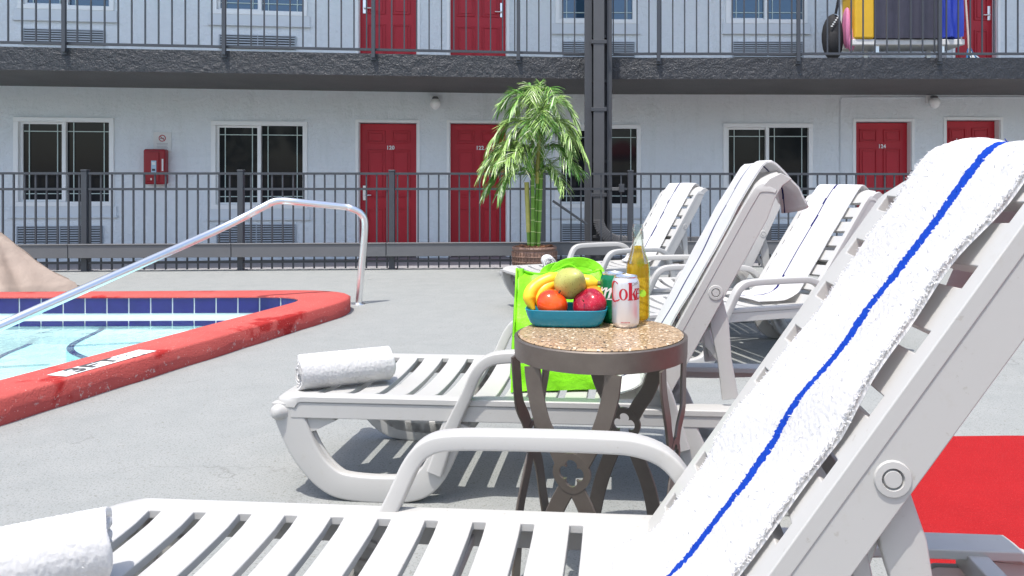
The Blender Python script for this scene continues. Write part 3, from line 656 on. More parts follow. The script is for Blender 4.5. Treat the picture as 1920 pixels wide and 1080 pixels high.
for z in (.86, 2.0, 2.9): ds.box((dx - .105, -.168, z), (dx + .105, -.058, z + .05), M['steel_grey'], T)
# corrugated elbow then horizontal run to the right
pe = [(dx, -.115, .56 - .0), (dx + .005, -.115, .50), (dx + .05, -.12, .40), (dx + .13, -.12, .32), (dx + .24, -.12, .275), (dx + .40, -.12, .265)]
pe = smooth([T @ Vector(p) for p in pe], 8)
for i in range(len(pe) - 1):
    k1 = 1.0 if i % 2 else .86
    ds.sweep([pe[i], pe[i + 1]], [(a * 2, b * 2) for a, b in rrect(.074 * k1, .05 * k1, .006)], M['iron2'], B=(0, 1, 0))
ds.box((dx + .38, -.165, .205), (dx + 1.6, -.07, .325), M['iron2'], T)
ds.build('downspout', bld, bevel=.003, bseg=1)

# ------------------------------------------------------------------ pool fence
fz = thing('pool_fence', 'dark grey picket fence with a heavy lower rail between pool deck and driveway', 'fence', (0, fenceY(0), 0))
F0 = Vector((0, fenceY(0), 0)); FF = Fr((0, fenceY(0)), FS)
fposts = [-420, -130, 160, 452, 735, 1018, 1182, 1440, 1715, 1990]
mb = MB(); s0, s1 = FF.s_at(-500), FF.s_at(2150); nb = int((s1 - s0) / .1235)
pz = 1.155
for i in range(nb + 1): q = s0 + (s1 - s0) * i / nb; mb.box((q - .0085, -.0085, .015), (q + .0085, .0085, pz), M['iron'])
for z in (pz, pz - .185, .10): mb.box((s0, -.017, z - .014), (s1, .017, z + .014), M['iron'])
o = mb.build('picket_panel', fz, rz=FF.rz)
for px in fposts:
    q = FF.s_at(px); mb = MB(); mb.box((q - .033, -.036, -.0), (q + .033, .036, pz + .025), M['iron']); mb.box((q - .037, -.04, pz + .0255), (q + .037, .04, pz + .045), M['iron']); mb.box((q - .06, -.06, .0), (q + .06, .06, .008), M['iron2']); mb.build('fence_post', fz, rz=FF.rz, bevel=.004)
# heavy guard rail in front: joined lengths
cuts = [FF.s_at(p) for p in (-500, 138, 440, 727, 1010, 1250, 1560, 2150)]
for a, b in zip(cuts, cuts[1:]):
    mb = MB(); za, zb = .165, .315
    mb.box((a + .004, -.115, za), (b - .004, -.04, zb), M['iron2']); mb.box((a + .004, -.125, zb), (b - .004, -.038, zb + .012), M['iron2']); mb.build('guard_rail', fz, rz=FF.rz, bevel=.004)
mb = MB(); mb.sweep([FF.pt(FF.s_at(1036), .05) - F0 + Vector((0, 0, at(1036, 376, 9.2).z)), FF.pt(FF.s_at(1100), .05) - F0 + Vector((0, 0, at(1100, 420, 9.2).z))], rrect(.03, .03, .004), M['iron']); mb.build('brace', fz)
q = FF.s_at(1165); mb = MB(); mb.box((q - .03, -.06, .93), (q + .03, .03, 1.03), M['iron']); mb.box((q - .12, -.03, .95), (q - .03, -.01, .99), M['iron2']); mb.build('gate_latch', fz, rz=FF.rz, bevel=.004)

# fire extinguisher cabinet and notice (hung on the wall)
def wallthing(name, label, cat, fr, px, py, out=.0):
    s, z = fr.s_at(px), fr.z_at(px, py); p = fr.pt(s, out, z); return thing(name, label, cat, p, fr.rz)
fe = wallthing('extinguisher_cabinet', 'red fire extinguisher cabinet on the wall between the two left windows', 'fire extinguisher', WL, 297, 313)
k1 = 11.3 / FPX
mb = MB(); w, h = 38 * k1, 65 * k1
mb.box((-w / 2, -.16, -h / 2), (w / 2, -.01, h / 2), M['cab_red']); mb.build('housing', fe, bevel=.03, bseg=3)
mb = MB(); mb.box((-w * .38, -.175, -h * .42), (w * .24, -.155, h * .42), M['cab_red']); mb.build('cover', fe, bevel=.008)
mb = MB(); mb.box((-w * .10, -.182, -h * .18), (w * .13, -.1755, h * .17), M['ext_label']); mb.box((-w * .06, -.184, h * .05), (w * .10, -.1822, h * .13), M['ink_white']); mb.box((-w * .06, -.184, -h * .12), (w * .08, -.1822, -h * .06), M['ink_dark']); mb.build('label_plate', fe)
mb = MB(); mb.box((w * .36, -.165, -h * .12), (w * .43, -.1601, h * .22), M['ink_white']); mb.lathe([(0, .0), (.01, 0), (.01, .03)], M['chrome'], 8, (-.03, -.18, -h * .38)); mb.build('latch', fe)
sg = wallthing('wall_notice', 'white no smoking notice above the red extinguisher cabinet', 'sign', WL, 305, 267)
w, h = 31 * k1, 38 * k1
mb = MB(); mb.box((-w / 2, -.014, -h / 2), (w / 2, -.002, h / 2), M['sign_white']); mb.build('panel', sg)
mb = MB(); mb.tube([(.045 * cos(a), -.016, h * .2 + .045 * sin(a)) for a in [2 * pi * i / 20 for i in range(20)]], .006, M['ink_red'], 6, closed=True); mb.tube([(-.032, -.017, h * .2 + .032), (.032, -.017, h * .2 - .032)], .005, M['ink_red'], 6)
mb.box((-.03, -.0155, h * .2 - .006), (.022, -.0142, h * .2 + .006), M['ink_dark'])
for i in range(4): mb.box((-w * (.32 - .03 * (i % 2)), -.0155, -h * .06 - i * .022), (w * (.32 - .02 * (i % 3)), -.0142, -h * .06 - i * .022 + .006), M['ink_grey'])
mb.build('marking', sg)

# housekeeping cart and things on the upper gallery
Yk = 10.9; zf = KZ[1] + .02
def up(px, py): return at(px, py, Yk)
ct = thing('housekeeping_cart', 'white housekeeping cart with yellow, plum and blue bins on the upper gallery', 'cart', Vector((up(1690, 90).x, Yk, zf)))
c0 = ct.location.copy()
def lx(px): return up(px, 0).x - c0.x
mb = MB(); zs = .28; mb.box((lx(1585), -.28, zs - .05), (lx(1790), .28, zs + .03), M['cartwhite']); mb.box((lx(1585), -.27, 1.05), (lx(1790), .27, 1.10), M['cartwhite'])
for p in (1590, 1785): mb.box((lx(p) - .015, -.26, zs + .03), (lx(p) + .015, -.23, 1.05), M['cartwhite']); mb.box((lx(p) - .015, .23, zs + .03), (lx(p) + .015, .26, 1.05), M['cartwhite'])
mb.build('shelf_frame', ct, bevel=.01)
mb = MB(); mb.box((lx(1588), -.30, zs + .035), (lx(1624), .2, 1.0), M['yellow']); mb.build('yellow_bag', ct, bevel=.03, bseg=3)
mb = MB(); mb.plate([lx(1626) + (lx(1744) - lx(1626)) * i / 28 for i in range(29)], [zs + .035 + .2 * i for i in range(5)], lambda u, v: False, lambda u, v, s: (u, -.31 - (.018 if (int((u - lx(1626)) / .115) % 2) else 0) if s == 0 else .2, v), M['bin']); mb.build('plum_bin', ct, bevel=.004)
mb = MB(); mb.grid(9, 12, lambda i, j: (lx(1746) + (lx(1785) - lx(1746)) * i / 8, -.29 + .04 * sin(i * 1.3 + j * .2) , zs + .06 + j * .075), M['bluebag']); mb.grid(9, 12, lambda i, j: (lx(1746) + (lx(1785) - lx(1746)) * i / 8, .18, zs + .06 + j * .075), M['bluebag']); mb.box((lx(1746), -.25, zs + .05), (lx(1785), .18, zs + .9), M['bluebag']); mb.build('blue_bag', ct)
for p in (1632, 1752):
    for y in (-.2, .2):
        mb = MB(); T = Matrix.Translation((lx(p), y, .075)) @ Matrix.Rotation(radians(90), 4, 'X'); mb.lathe([(0, -.02), (.06, -.02), (.075, -.01), (.075, .01), (.06, .02), (0, .02)], M['ink_grey'], 16, T=T); mb.box((lx(p) - .03, y - .03, .11), (lx(p) + .03, y + .03, zs - .05), M['chrome']); mb.build('wheel', ct)
bk = thing('hanging_backpack', 'black backpack with pink side hanging at the left end of the cart', 'backpack', Vector((up(1567, 90).x, Yk - .1, zf)))
mb = MB(); bx = lambda px: up(px, 0).x - bk.location.x
def blob(mb, c, r, mat, seg=18, rings=10, dent=.06, ph=0):
    mb.grid(rings, seg, lambda i, j: (c[0] + r[0] * sin(pi * (i + .02) / (rings - .96)) * cos(2 * pi * j / seg) * (1 + dent * sin(3 * j / seg * 6.28 + ph)), c[1] + r[1] * sin(pi * (i + .02) / (rings - .96)) * sin(2 * pi * j / seg), c[2] + r[2] * cos(pi * (i + .02) / (rings - .96))), mat, closed_v=True)
blob(mb, (bx(1558), 0, .37), (.15, .11, .34), M['black'], dent=.16); blob(mb, (bx(1556), -.07, .30), (.10, .06, .18), M['black'], dent=.1, ph=2); mb.build('bag_body', bk, angle=180)
mb = MB(); blob(mb, (bx(1582), -.03, .50), (.06, .09, .30), M['pink'], dent=.35, ph=1); blob(mb, (bx(1588), -.05, .34), (.055, .07, .18), M['pink'], dent=.3, ph=2.5); mb.build('pink_pouch', bk, angle=180)
mb = MB()
for i in range(6): mb.box((bx(1548) + .02 * i, -.125 + .002 * i, .50 + .03 * i), (bx(1548) + .02 * i + .025, -.112, .515 + .03 * i), M['ink_white'])
mb.tube([(bx(1560), -.05, .7), (bx(1565), -.1, 1.0), (bx(1572), 0, 1.15)], .02, M['black'], 6); mb.build('strap', bk)
mp_ = thing('blue_mop', 'long handled mop with blue head leaning beside the upper right red door', 'mop', Vector((up(1800, 90).x, Yk - .25, zf)))
mb = MB(); mb.tube([(.0, 0, .12), (-.08, 0, 1.3)], .014, M['wood'], 8); mb.build('handle', mp_)
mb = MB()
rng = random.Random(2)
for i in range(26):
    a = rng.uniform(-.6, 1.0); mb.tube([(0.0, 0, .24), (.04 * a, rng.uniform(-.03, .03), .14), (.13 * a + .03, rng.uniform(-.05, .05), .01)], .008, M['mopblue'] if i % 3 else M['ink_white'], 5)
mb.build('mop_head', mp_)
#@@CHAIRS
# ------------------------------------------------------------------ sun loungers
SH, WD = .34, .63                                    # seat height, width
def arcpts(pts, rad, n=5):                           # polyline with rounded corners (2D u,z)
    out = [pts[0]]
    for a, b, c in zip(pts, pts[1:], pts[2:]):
        A, Bv, Cv = Vector(a), Vector(b), Vector(c); r = min(rad, (A - Bv).length * .49, (Cv - Bv).length * .49)
        p, q = Bv + (A - Bv).normalized() * r, Bv + (Cv - Bv).normalized() * r
        for i in range(n + 1): t = i / n; out.append(tuple(p * (1 - t) ** 2 + Bv * 2 * t * (1 - t) + q * t * t))
    out.append(pts[-1]); return out
def sag(v): return .018 * (1 - (2 * v / WD - 1) ** 2) * 1.0
def hinge_pt(v, z=0): return v
def make_lounger(label, loc, rz, ang, L, hinge=1.19, strut_u=1.50):
    t = thing('sun_lounger', label, 'sun lounger', loc, rz, 'white slatted resin sun loungers on the pool deck')
    P = M['plastic']
    # seat -----------------------------------------------------------
    pitch, sw = .0995, .027
    slots = [.135 + pitch * i for i in range(11) if .135 + pitch * i < hinge - .06]
    us = sorted({0, .01, .03, .06, .09, *[s for s in slots], *[s + sw for s in slots], *[s + sw + (pitch - sw) * .5 for s in slots], hinge - .01, hinge + .02})
    vs = [0, .006, .03, .055] + [.055 + (WD - .11) * i / 12 for i in range(1, 13)] + [WD - .03, WD - .006, WD]
    def hole(u, v): return .055 < v < WD - .055 and any(s < u < s + sw for s in slots)
    def pos(u, v, side):
        e = min(v, WD - v); r = .085; uu = u
        if e < r: e0 = r - sqrt(max(r * r - (r - e) ** 2, 0)); uu = u + e0 * max(0, 1 - u / .13)
        z = SH - sag(v) * min(1, max(0, (min(v, WD - v) - .04) / .06)) * min(1, u / .1) - (.02 * max(0, 1 - u / .05) ** 2)
        return (uu, v, z - (.0 if side == 0 else (.020 if .04 < v < WD - .04 else .02)))
    mb = MB(); mb.plate(us, vs, hole, pos, P)
    # skirts under the side edges, running to the tail
    for v0, sg in ((.004, 1), (WD - .004, -1)):
        v1 = v0 + sg * .016; a, b = min(v0, v1), max(v0, v1)
        mb.plate([.07, .3, .6, .9, hinge, 1.5, 1.90], [SH - .072, SH - .0205], lambda u, v: False, lambda u, z, s: (u, a if s == 0 else b, z + (.0 if u < 1.8 or z > SH - .05 else .02)), P)
        # tail rail top past the hinge
        c0, c1 = (0.0, .075) if sg == 1 else (WD - .075, WD)
        mb.plate([hinge + .022, 1.3, 1.5, 1.7, 1.85, 1.90, 1.925], [c0, c0 + .006, c1 - .006, c1], lambda u, v: False, lambda u, v, s: (u, v, SH - .016 - (.018 if u > 1.91 else 0) - (.02 if s else 0)), P)
    mb.plate([.03, .05], [.06, WD - .06], lambda u, v: False, lambda u, v, s: (u, v, SH - .055 if s else SH - .022), P)
    for q in (.42, .78, 1.14): mb.box((q + .03, .03, SH - .062), (q + .05, WD - .03, SH - .04), P)
    mb.box((1.80, .02, SH - .07), (1.84, WD - .02, SH - .026), P)
    mb.build('seat', t, bevel=.0035, angle=50)
    # leg loops ----------------------------------------------------------
    prof = rrect(.084, .038, .007, 3)
    for v, sg in ((.025, 1), (WD - .025, -1)):
        for kind in (0, 1):
            if kind == 0: pl = [(.060, SH - .026), (.064, .27), (.115, .155), (.185, .075), (.27, .044), (.45, .044), (.53, .085), (.585, .19), (.618, SH - .0725)]
            else: pl = [(1.880, SH - .038), (1.876, .27), (1.835, .155), (1.765, .075), (1.68, .044), (1.50, .044), (1.425, .085), (1.37, .19), (1.337, SH - .0725)]
            pl = [(p.x, p.y) for p in smooth([(a, b, 0) for a, b in pl], 5)]
            mb = MB(); n = len(pl); sc = [(1.35 - .35 * min(1, i / 13), 1) for i in range(n)]
            mb.sweep([(a, v, b) for a, b in pl], prof, P, B=(0, 1, 0), scale=sc)
            # inner web that makes the loop read as a moulded frame
            pl2 = [(a + (.034 if kind == 0 else -.034) * max(0, 1 - i / n), b + .012) for i, (a, b) in enumerate(pl)]
            mb.sweep([(a, v + sg * .012, b) for a, b in pl2], rrect(.045, .014, .004, 2), P, B=(0, 1, 0))
            mb.plate([.045, .12, .19] if kind == 0 else [1.76, 1.83, 1.90], [SH - .135, SH - .071], lambda u, w: False, lambda u, z, s: (u + ((SH - .071 - z) * .45 if kind == 0 else -(SH - .071 - z) * .45), v + (.009 if s else -.009), z + (abs(u - (.045 if kind == 0 else 1.90)) ** 1.5) * (1 if z < SH - .1 else 0)), P)
            # knob at the foot corner
            kx = .040 if kind == 0 else 1.89
            ax = Vector((-.55 if kind == 0 else .55, -sg * .8, .12)); T = Matrix.Translation((kx, v, SH - .056)) @ ax.to_track_quat('Z', 'Y').to_matrix().to_4x4()
            mb.lathe([(.0, .044), (.012, .043), (.020, .038), (.025, .028), (.029, .0), (.0, -.02)], P, 16, T=T)
            mb.build('leg_frame', t, angle=50)
        # arm rest: post, curved bar, rear post ----------------------------
        ap = [(.548, .105), (.598, .24), (.655, .36), (.69, .435), (.725, .470), (.78, .483), (.90, .486), (1.08, .486), (1.17, .480), (1.235, .450), (1.28, .385), (1.31, .29), (1.335, .20)]
        ap = smooth([(a, v - sg * (.012 + .020 * min(1, max(0, (b - .3) / .15))), b) for a, b in ap], 5); n = len(ap)
        mb = MB(); mb.sweep(ap, rrect(.036, .050, .006, 3), P, B=(0, 1, 0), scale=[(1 + .45 * max(0, (.36 - p.z) / .25), 1) for p in ap]); mb.build('armrest', t, angle=50)
    # back rest (local s along the slope, n normal) ------------------------
    ca, sa = cos(ang), sin(ang); v0, v1 = .030, WD - .030
    def loc_(s, v, nn): # nn>0 towards sitter
        return (hinge + s * ca - nn * sa, v, SH + s * sa + nn * ca)
    sl = [.055 + .1035 * i for i in range(8) if .055 + .1035 * i < L - .10]; sw2 = .034
    us = sorted({-.02, .02, *sl, *[s + sw2 for s in sl], L - .07, L - .045, L - .02, L - .007, L}); 
    vs = [v0, v0 + .006, v0 + .034] + [v0 + .034 + (v1 - v0 - .068) * i / 8 for i in range(1, 9)] + [v1 - .006, v1]
    def hole2(u, v): return v0 + .034 < v < v1 - .034 and any(s < u < s + sw2 for s in sl)
    def pos2(s, v, side):
        e = min(v - v0, v1 - v); r = .075; ss = s
        if e < r: ss = s - (r - sqrt(max(r * r - (r - e) ** 2, 0))) * max(0, 1 - (L - s) / .11)
        q = max(0, s - (L - .09)) / .09; drop = .045 * q * q
        w = .012 * (1 - ((v - v0) / (v1 - v0) * 2 - 1) ** 2) * min(1, max(0, (e - .035) / .05))
        return loc_(ss, v, -drop - w - (0 if side == 0 else .024))
    mb = MB(); mb.plate(us, vs, hole2, pos2, P)
    for a, b in ((v0 + .002, v0 + .020), (v1 - .020, v1 - .002)):
        S_ = [-.03, .1, .3, .5, L - .16, L - .09, L - .045, L - .012]
        def pos3(s, q, side):
            k = max(0, s - (L - .09)) / .09; dr = .045 * k * k; dep = .085 - .030 * max(0, (s - (L - .14)) / .14)
            return loc_(s - (.0 if q < .5 else .0), a if side == 0 else b, -dr - .0185 - q * (dep - .0185))
        mb.plate(S_, [0, .5, 1], lambda u, v: False, pos3, P)
    for s in sl:                                     # ribs under the slats
        mb.plate([s - .035, s - .030], [v0 + .021, v1 - .021], lambda u, v: False, lambda u, v, side: loc_(u, v, -.050 if side else -.032), P)
    bo = mb.build('backrest', t, bevel=.003, angle=50)
    # pivot pins
    sp = .425
    for v, sg in ((v0 + .002, -1), (v1 - .002, 1)):
        c = Vector(loc_(sp, v, -.055)); T = Matrix.Translation(c) @ Matrix.Rotation(radians(90 * (-sg)), 4, 'X')
        m2 = MB(); m2.lathe([(.0, .003), (.0105, .003), (.0115, .0015), (.0115, -.0), (.0135, .0), (.0145, .0035), (.0225, .003), (.0245, -.001)], P, 20, T=T); m2.build('pivot_pin', bo)
    # prop: two struts joined by a plate
    A = Vector(loc_(sp, 0, -.055)); mb = MB()
    for v in (v0 + .030, v1 - .030):
        ft = Vector((strut_u, 0, SH + .006)); pa = [(A.x - .004, v, A.z + .015), (A.x + (ft.x - A.x) * .3, v, A.z + (ft.z - A.z) * .3), (A.x + (ft.x - A.x) * .62, v, A.z + (ft.z - A.z) * .62), (ft.x, v, ft.z)]
        mb.sweep(pa, rrect(.052, .014, .003, 2), P, B=(0, 1, 0), scale=[(.75, 1), (1.15, 1), (.85, 1), (1.0, 1)])
        m3 = [(A.x - .075, v, A.z - .085), (A.x - .03, v, A.z - .16), (A.x + .02, v, A.z - .20)]
        inn = v + (.012 if v < .3 else -.012)
        mb.sweep([(A.x - .035, inn, A.z - .10), (A.x - .02, inn, A.z - .17), (A.x + .035, inn, A.z - .235), (ft.x + .0, inn, ft.z + .02)], rrect(.026, .014, .003, 2), P, B=(0, 1, 0))
    T = Matrix.Translation((A.x - .02, 0, A.z - .115)) @ Matrix.Rotation(radians(20), 4, 'Y'); mb.box((-.008, v0 + .0372, -.055), (.008, v1 - .0372, .055), P, T)
    mb.build('back_prop', t, bevel=.003, bseg=1, angle=50)
    t['_g'] = 1; del t['_g']
    return dict(t=t, ang=ang, L=L, hinge=hinge, M=Matrix.Translation(Vector(loc)) @ Matrix.Rotation(rz, 4, 'Z'))
YAW = radians(-4.4)
c1 = make_lounger('nearest white slatted lounger, its back under the large fluffy blue striped towel', (-1.0625, 1.023, 0), YAW, radians(55.3), .905, 1.19, 1.55)
c2 = make_lounger('white slatted lounger behind the granite topped table, green bag standing on its seat', (-.965, 2.433, 0), YAW, radians(61.5), .865, 1.19, 1.49)
c3 = make_lounger('white slatted lounger right of centre, turned towards the camera, its lit slat shadow below', (.292, 3.874, 0), radians(20), radians(54.5), .84, 1.19, 1.50)
c4 = make_lounger('white slatted lounger mostly hidden behind the raised back with the hanging towel flap', (-.093, 4.805, 0), radians(6), radians(64), .84, 1.19, 1.48)
c5 = make_lounger('farthest white slatted lounger in front of the fence, rolled towel on its foot', (-.28, 5.71, 0), radians(26), radians(57), .83, 1.19, 1.50)

# ------------------------------------------------------------------ towels
def tufts(mb, pts, nrm, matf, hgt, wid, rs):
    n = len(pts); d = rs.normal(size=(n, 3)); d = nrm * .8 + d * .8; d /= np.linalg.norm(d, axis=1, keepdims=True)
    side = np.cross(d, rs.normal(size=(n, 3))); side /= np.linalg.norm(side, axis=1, keepdims=True)
    h = (hgt * (.6 + .8 * rs.random(n)))[:, None]; w = wid
    a = pts - side * w; b = pts + side * w; c = pts + d * h + side * w * .4; e = pts + d * h * .9 - side * w * .6
    V = np.stack([a, b, c, e], 1).reshape(-1, 3); o = len(mb.v); mb.v += [tuple(x) for x in V]
    for i in range(n): mb.f.append((o + 4 * i, o + 4 * i + 1, o + 4 * i + 2, o + 4 * i + 3)); mb.m.append(mb.mi(matf(i)))
def draped(ch, label, va, vb, s_stripe, stripe_mat, seat_len, over, seed, thick=.010, fluff=0, wav=.004, group=None, flap=0.0, vskew=0., stripe_w=.011, hang_mat=None):
    ca, sa, L, hg = cos(ch['ang']), sin(ch['ang']), ch['L'], ch['hinge']
    # centre path in (u,z)
    path = [(hg - seat_len, SH + .006), (hg - seat_len * .5, SH + .002), (hg - .06, SH + .008), (hg + .015, SH + .04)]
    for q in (.10, .25, .4, .55, .7, .82): path.append((hg + L * q * ca - .006 * sa, SH + L * q * sa + .006 * ca))
    tp = Vector((hg + L * ca, SH + L * sa))
    path += [(tp.x - .045 * ca - .002 * sa, tp.y - .045 * sa + .002), (tp.x + .010, tp.y - .004), (tp.x + .052, tp.y - .035)]
    nx, nz = ca, sa
    q0 = Vector((tp.x + .085, tp.y - .06)); down = Vector((-ca * .55 + .45 * flap, -sa)).normalized()
    k = 4
    for i in range(1, k + 1): p = q0 + down * over * i / k; path.append((p.x, p.y))
    pp = smooth([(a, b, 0) for a, b in path], 12); S = [0]
    for a, b in zip(pp, pp[1:]): S.append(S[-1] + (b - a).length)
    tot = S[-1]; fs_ = .0026 if fluff else .012; NU = int(tot / fs_); NV = int((vb - va) / fs_) if fluff else 44;  rs = np.random.RandomState(seed); ph = rs.rand(8) * 6
    def P(s):
        s = max(0, min(s, tot - 1e-5)); i = next(j for j in range(len(S) - 1) if S[j + 1] > s) if False else min(int(np.searchsorted(S, s, side='right')) - 1, len(S) - 2)
        t = (s - S[i]) / max(S[i + 1] - S[i], 1e-9); p = pp[i].lerp(pp[i + 1], t); d = (pp[i + 1] - pp[i]).normalized(); return p, Vector((-d.y, d.x, 0))
    jit = rs.rand(NU, NV) if fluff else None
    def top(i, j, off=thick):
        s = tot * i / (NU - 1); tv = j / (NV - 1); p, n = P(s)
        wob = wav * (sin(s * 9 + ph[0]) + .6 * sin(s * 23 + ph[1]))
        v = va + (vb - va) * tv + wob * .8 + vskew * s / tot
        h = wav * .8 * (sin(s * 12 + tv * 3 + ph[2]) + sin(tv * 9 + s * 4 + ph[3]) * .8 + .5 * sin(s * 31 + tv * 7 + ph[5])); h = max(h, -.3 * thick) + ((jit[i, j] - .5) * .0024 if fluff and off > 0 else 0)
        edge = min(tv, 1 - tv); k2 = min(1, edge / .06); off2 = off * (.45 + .55 * sqrt(k2)) if off > 0 else 0
        hang = max(0, s - (tot - over)) / max(over, 1e-6)
        u = p.x + n.x * (off2 + h + .003) + hang * .018 * sin(tv * 8 + ph[4]); z = p.y + n.y * (off2 + h + .003) - hang * .03 * sin(tv * 3)
        return (u, v, z)
    mb = MB(); s_mat = M['towel']
    Vt = [top(i, j) for i in range(NU) for j in range(NV)]; Vb = [top(i, j, 0.0) for i in range(NU) for j in range(NV)]
    def stripe_c(s): return s_stripe + .006 * sin(s * 5 + ph[6]) + .004 * sin(s * 13 + ph[7])
    def matf(i, j):
        s = tot * (i + .5) / (NU - 1) + (rs.rand() - .5) * .004 * (1 if fluff else 0); v = (vb - va) * (j + .5) / (NV - 1); return stripe_mat if abs(v - stripe_c(s)) < stripe_w + (.0022 * (rs.rand() - .5) if fluff else 0) else s_mat
    o = NU * NV; mb.v = Vt + Vb
    for i in range(NU - 1):
        for j in range(NV - 1):
            a, b, c, d = i * NV + j, (i + 1) * NV + j, (i + 1) * NV + j + 1, i * NV + j + 1; m = mb.mi(matf(i, j))
            mb.f += [(a, b, c, d), (a + o, d + o, c + o, b + o)]; mb.m += [m, m]
    for i in range(NU - 1):
        for j in (0, NV - 1): a, b = i * NV + j, (i + 1) * NV + j; mb.f.append((a, b, b + o, a + o)); mb.m.append(mb.mi(s_mat))
    for j in range(NV - 1):
        for i in (0, NU - 1): a, b = i * NV + j, i * NV + j + 1; mb.f.append((a, b, b + o, a + o)); mb.m.append(mb.mi(s_mat))
    if fluff:
        A = np.array(Vt).reshape(NU, NV, 3); n = fluff; fi = rs.rand(n) * (NU - 1.001); fj = rs.rand(n) * (NV - 1.001)
        ne = int(n * .85); fj[:ne] = np.where(rs.rand(ne) < .5, rs.rand(ne) * 1.5, NV - 2.51 + rs.rand(ne) * 1.5)
        ii = fi.astype(int); jj = fj.astype(int); a = (fi - ii)[:, None]; b = (fj - jj)[:, None]
        p = A[ii, jj] * (1 - a) * (1 - b) + A[ii + 1, jj] * a * (1 - b) + A[ii, jj + 1] * (1 - a) * b + A[ii + 1, jj + 1] * a * b
        nr = np.cross(A[ii, jj + 1] - A[ii, jj], A[ii + 1, jj] - A[ii, jj]); nr /= np.linalg.norm(nr, axis=1, keepdims=True)
        sg = np.sign((nr * np.array([-sa, 0, ca])).sum(1)); hang = fi / (NU - 1) > .90; nr = nr * np.where(hang, np.sign(nr[:, 0]), sg)[:, None]
        sd = tot * fi / (NU - 1); vv = (vb - va) * fj / (NV - 1); isS = [abs(v_ - stripe_c(s_)) < stripe_w for v_, s_ in zip(vv, sd)]
        side = np.zeros_like(nr); side[:ne, 1] = np.where(fj[:ne] < NV / 2, -1, 1); nr = nr + side
        nr /= np.linalg.norm(nr, axis=1, keepdims=True)
        tufts(mb, p, nr, lambda i: stripe_mat if isS[i] else s_mat, .0052, .0010, rs)
    ob = mb.build('draped_towel', None, angle=180, fixn=False); ob.matrix_world = ch['M']; tag(ob, label, 'towel', group or 'white towels with a blue stripe over the lounger backs'); return ob
draped(c1, 'large fluffy white towel with bright blue stripe over the nearest lounger back', .082, .455, .150, M['stripe'], .015, .19, 4, .013, 5000, .0075, stripe_w=.0145)
draped(c2, 'white towel with pinkish flap hanging off the back behind the granite table', .055, .50, .19, M['stripe_navy'], .12, .085, 9, .008, 0, .003, flap=1.2, stripe_w=.008)
draped(c3, 'smooth white towel with thin navy stripe on the lounger back right of the hanging flap', .14, .54, .22, M['stripe_navy'], .26, .02, 14, .005, 0, .0015, stripe_w=.0075)
draped(c5, 'small distant white towel with navy stripe on the farthest lounger back', .13, .53, .22, M['stripe_navy'], .05, .02, 19, .005, 0, .0015, stripe_w=.0075)
def roll(label, c, rz, length, R, seed, fluff=0, tilt=0., group='rolled white towels on the lounger feet', squash=.93):
    rs = np.random.RandomState(seed); turns = 3.4; th = R / (turns + .6); den = 110 if fluff else 26; n = int(turns * den); mb = MB(); nl = int(length / .003) if fluff else 26
    def ribbon(r_in_off, i, x, ph=0):
        a = turns * 2 * pi * i / (n - 1); r = R - th * .5 - th * (turns * 2 * pi - a) / (2 * pi) + r_in_off; r = max(r, .004)
        r *= 1 + .012 * sin(3 * a + x * 9)
        k = x / (length / 2); end = .006 * sin(a * 2.3 + 1) if abs(k) > .99 else 0
        a2 = a - 3.5
        if fluff and r_in_off > 0: r += (rs.rand() - .5) * .0028
        return (x + end, r * cos(a2), R * squash + r * sin(a2) * squash + (0))
    xs = [-length / 2 + length * j / (nl - 1) for j in range(nl)]; o = 0
    V = []
    for side in (th * .47, -th * .40):
        for i in range(n):
            for j, x in enumerate(xs):
                k = 1 - .25 * (1 if j in (0, nl - 1) else 0); V.append(ribbon(side * k, i, x))
    N_ = n * nl; mb.v = V; m = mb.mi(M['towel'])
    for i in range(n - 1):
        for j in range(nl - 1):
            a, b, c_, d = i * nl + j, (i + 1) * nl + j, (i + 1) * nl + j + 1, i * nl + j + 1; mb.f += [(a, b, c_, d), (a + N_, d + N_, c_ + N_, b + N_)]; mb.m += [m, m]
    for i in range(n - 1):
        for j in (0, nl - 1): a, b = i * nl + j, (i + 1) * nl + j; mb.f.append((a, b, b + N_, a + N_)); mb.m.append(m)
    for j in range(nl - 1):
        for i in (0, n - 1): a, b = i * nl + j, i * nl + j + 1; mb.f.append((a, b, b + N_, a + N_)); mb.m.append(m)
    if fluff:
        x = (rs.rand(fluff) - .5) * length; ai = n - den - 1 + rs.rand(fluff) * den; pts = []; nr = []
        for xx, q in zip(x, ai):
            p = ribbon(th * .45, q, xx); a2 = turns * 2 * pi * q / (n - 1) - 3.5; pts.append(p); nr.append((0, cos(a2), sin(a2)))
        ne = fluff // 8; x2 = np.sign(rs.rand(ne) - .5)
        for sgn in x2:
            q = rs.rand() * (n - 1); p = ribbon((rs.rand() - .5) * th * .8, q, sgn * length / 2); pts.append(p); nr.append((sgn, 0, 0))
        tufts(mb, np.array(pts), np.array(nr), lambda i: M['towel'], .0030, .0009, rs)
    ob = mb.build('rolled_towel', None, angle=180, fixn=False); ob.location = c; ob.rotation_euler = (0, tilt, rz); return tag(ob, label, 'rolled towel', group)
roll('rolled white towel at the bottom left corner on the nearest lounger foot', (-.955, 1.235, SH - .012), radians(32), .34, .074, 3, 60)
roll('rolled white towel on the foot of the lounger behind the granite table', (-.765, 2.60, SH - .010), radians(27), .31, .070, 5, 60)
roll('tiny rolled white towel on the farthest lounger foot beside the woven pot', (-.14, 6.08, SH), radians(97), .26, .062, 7)

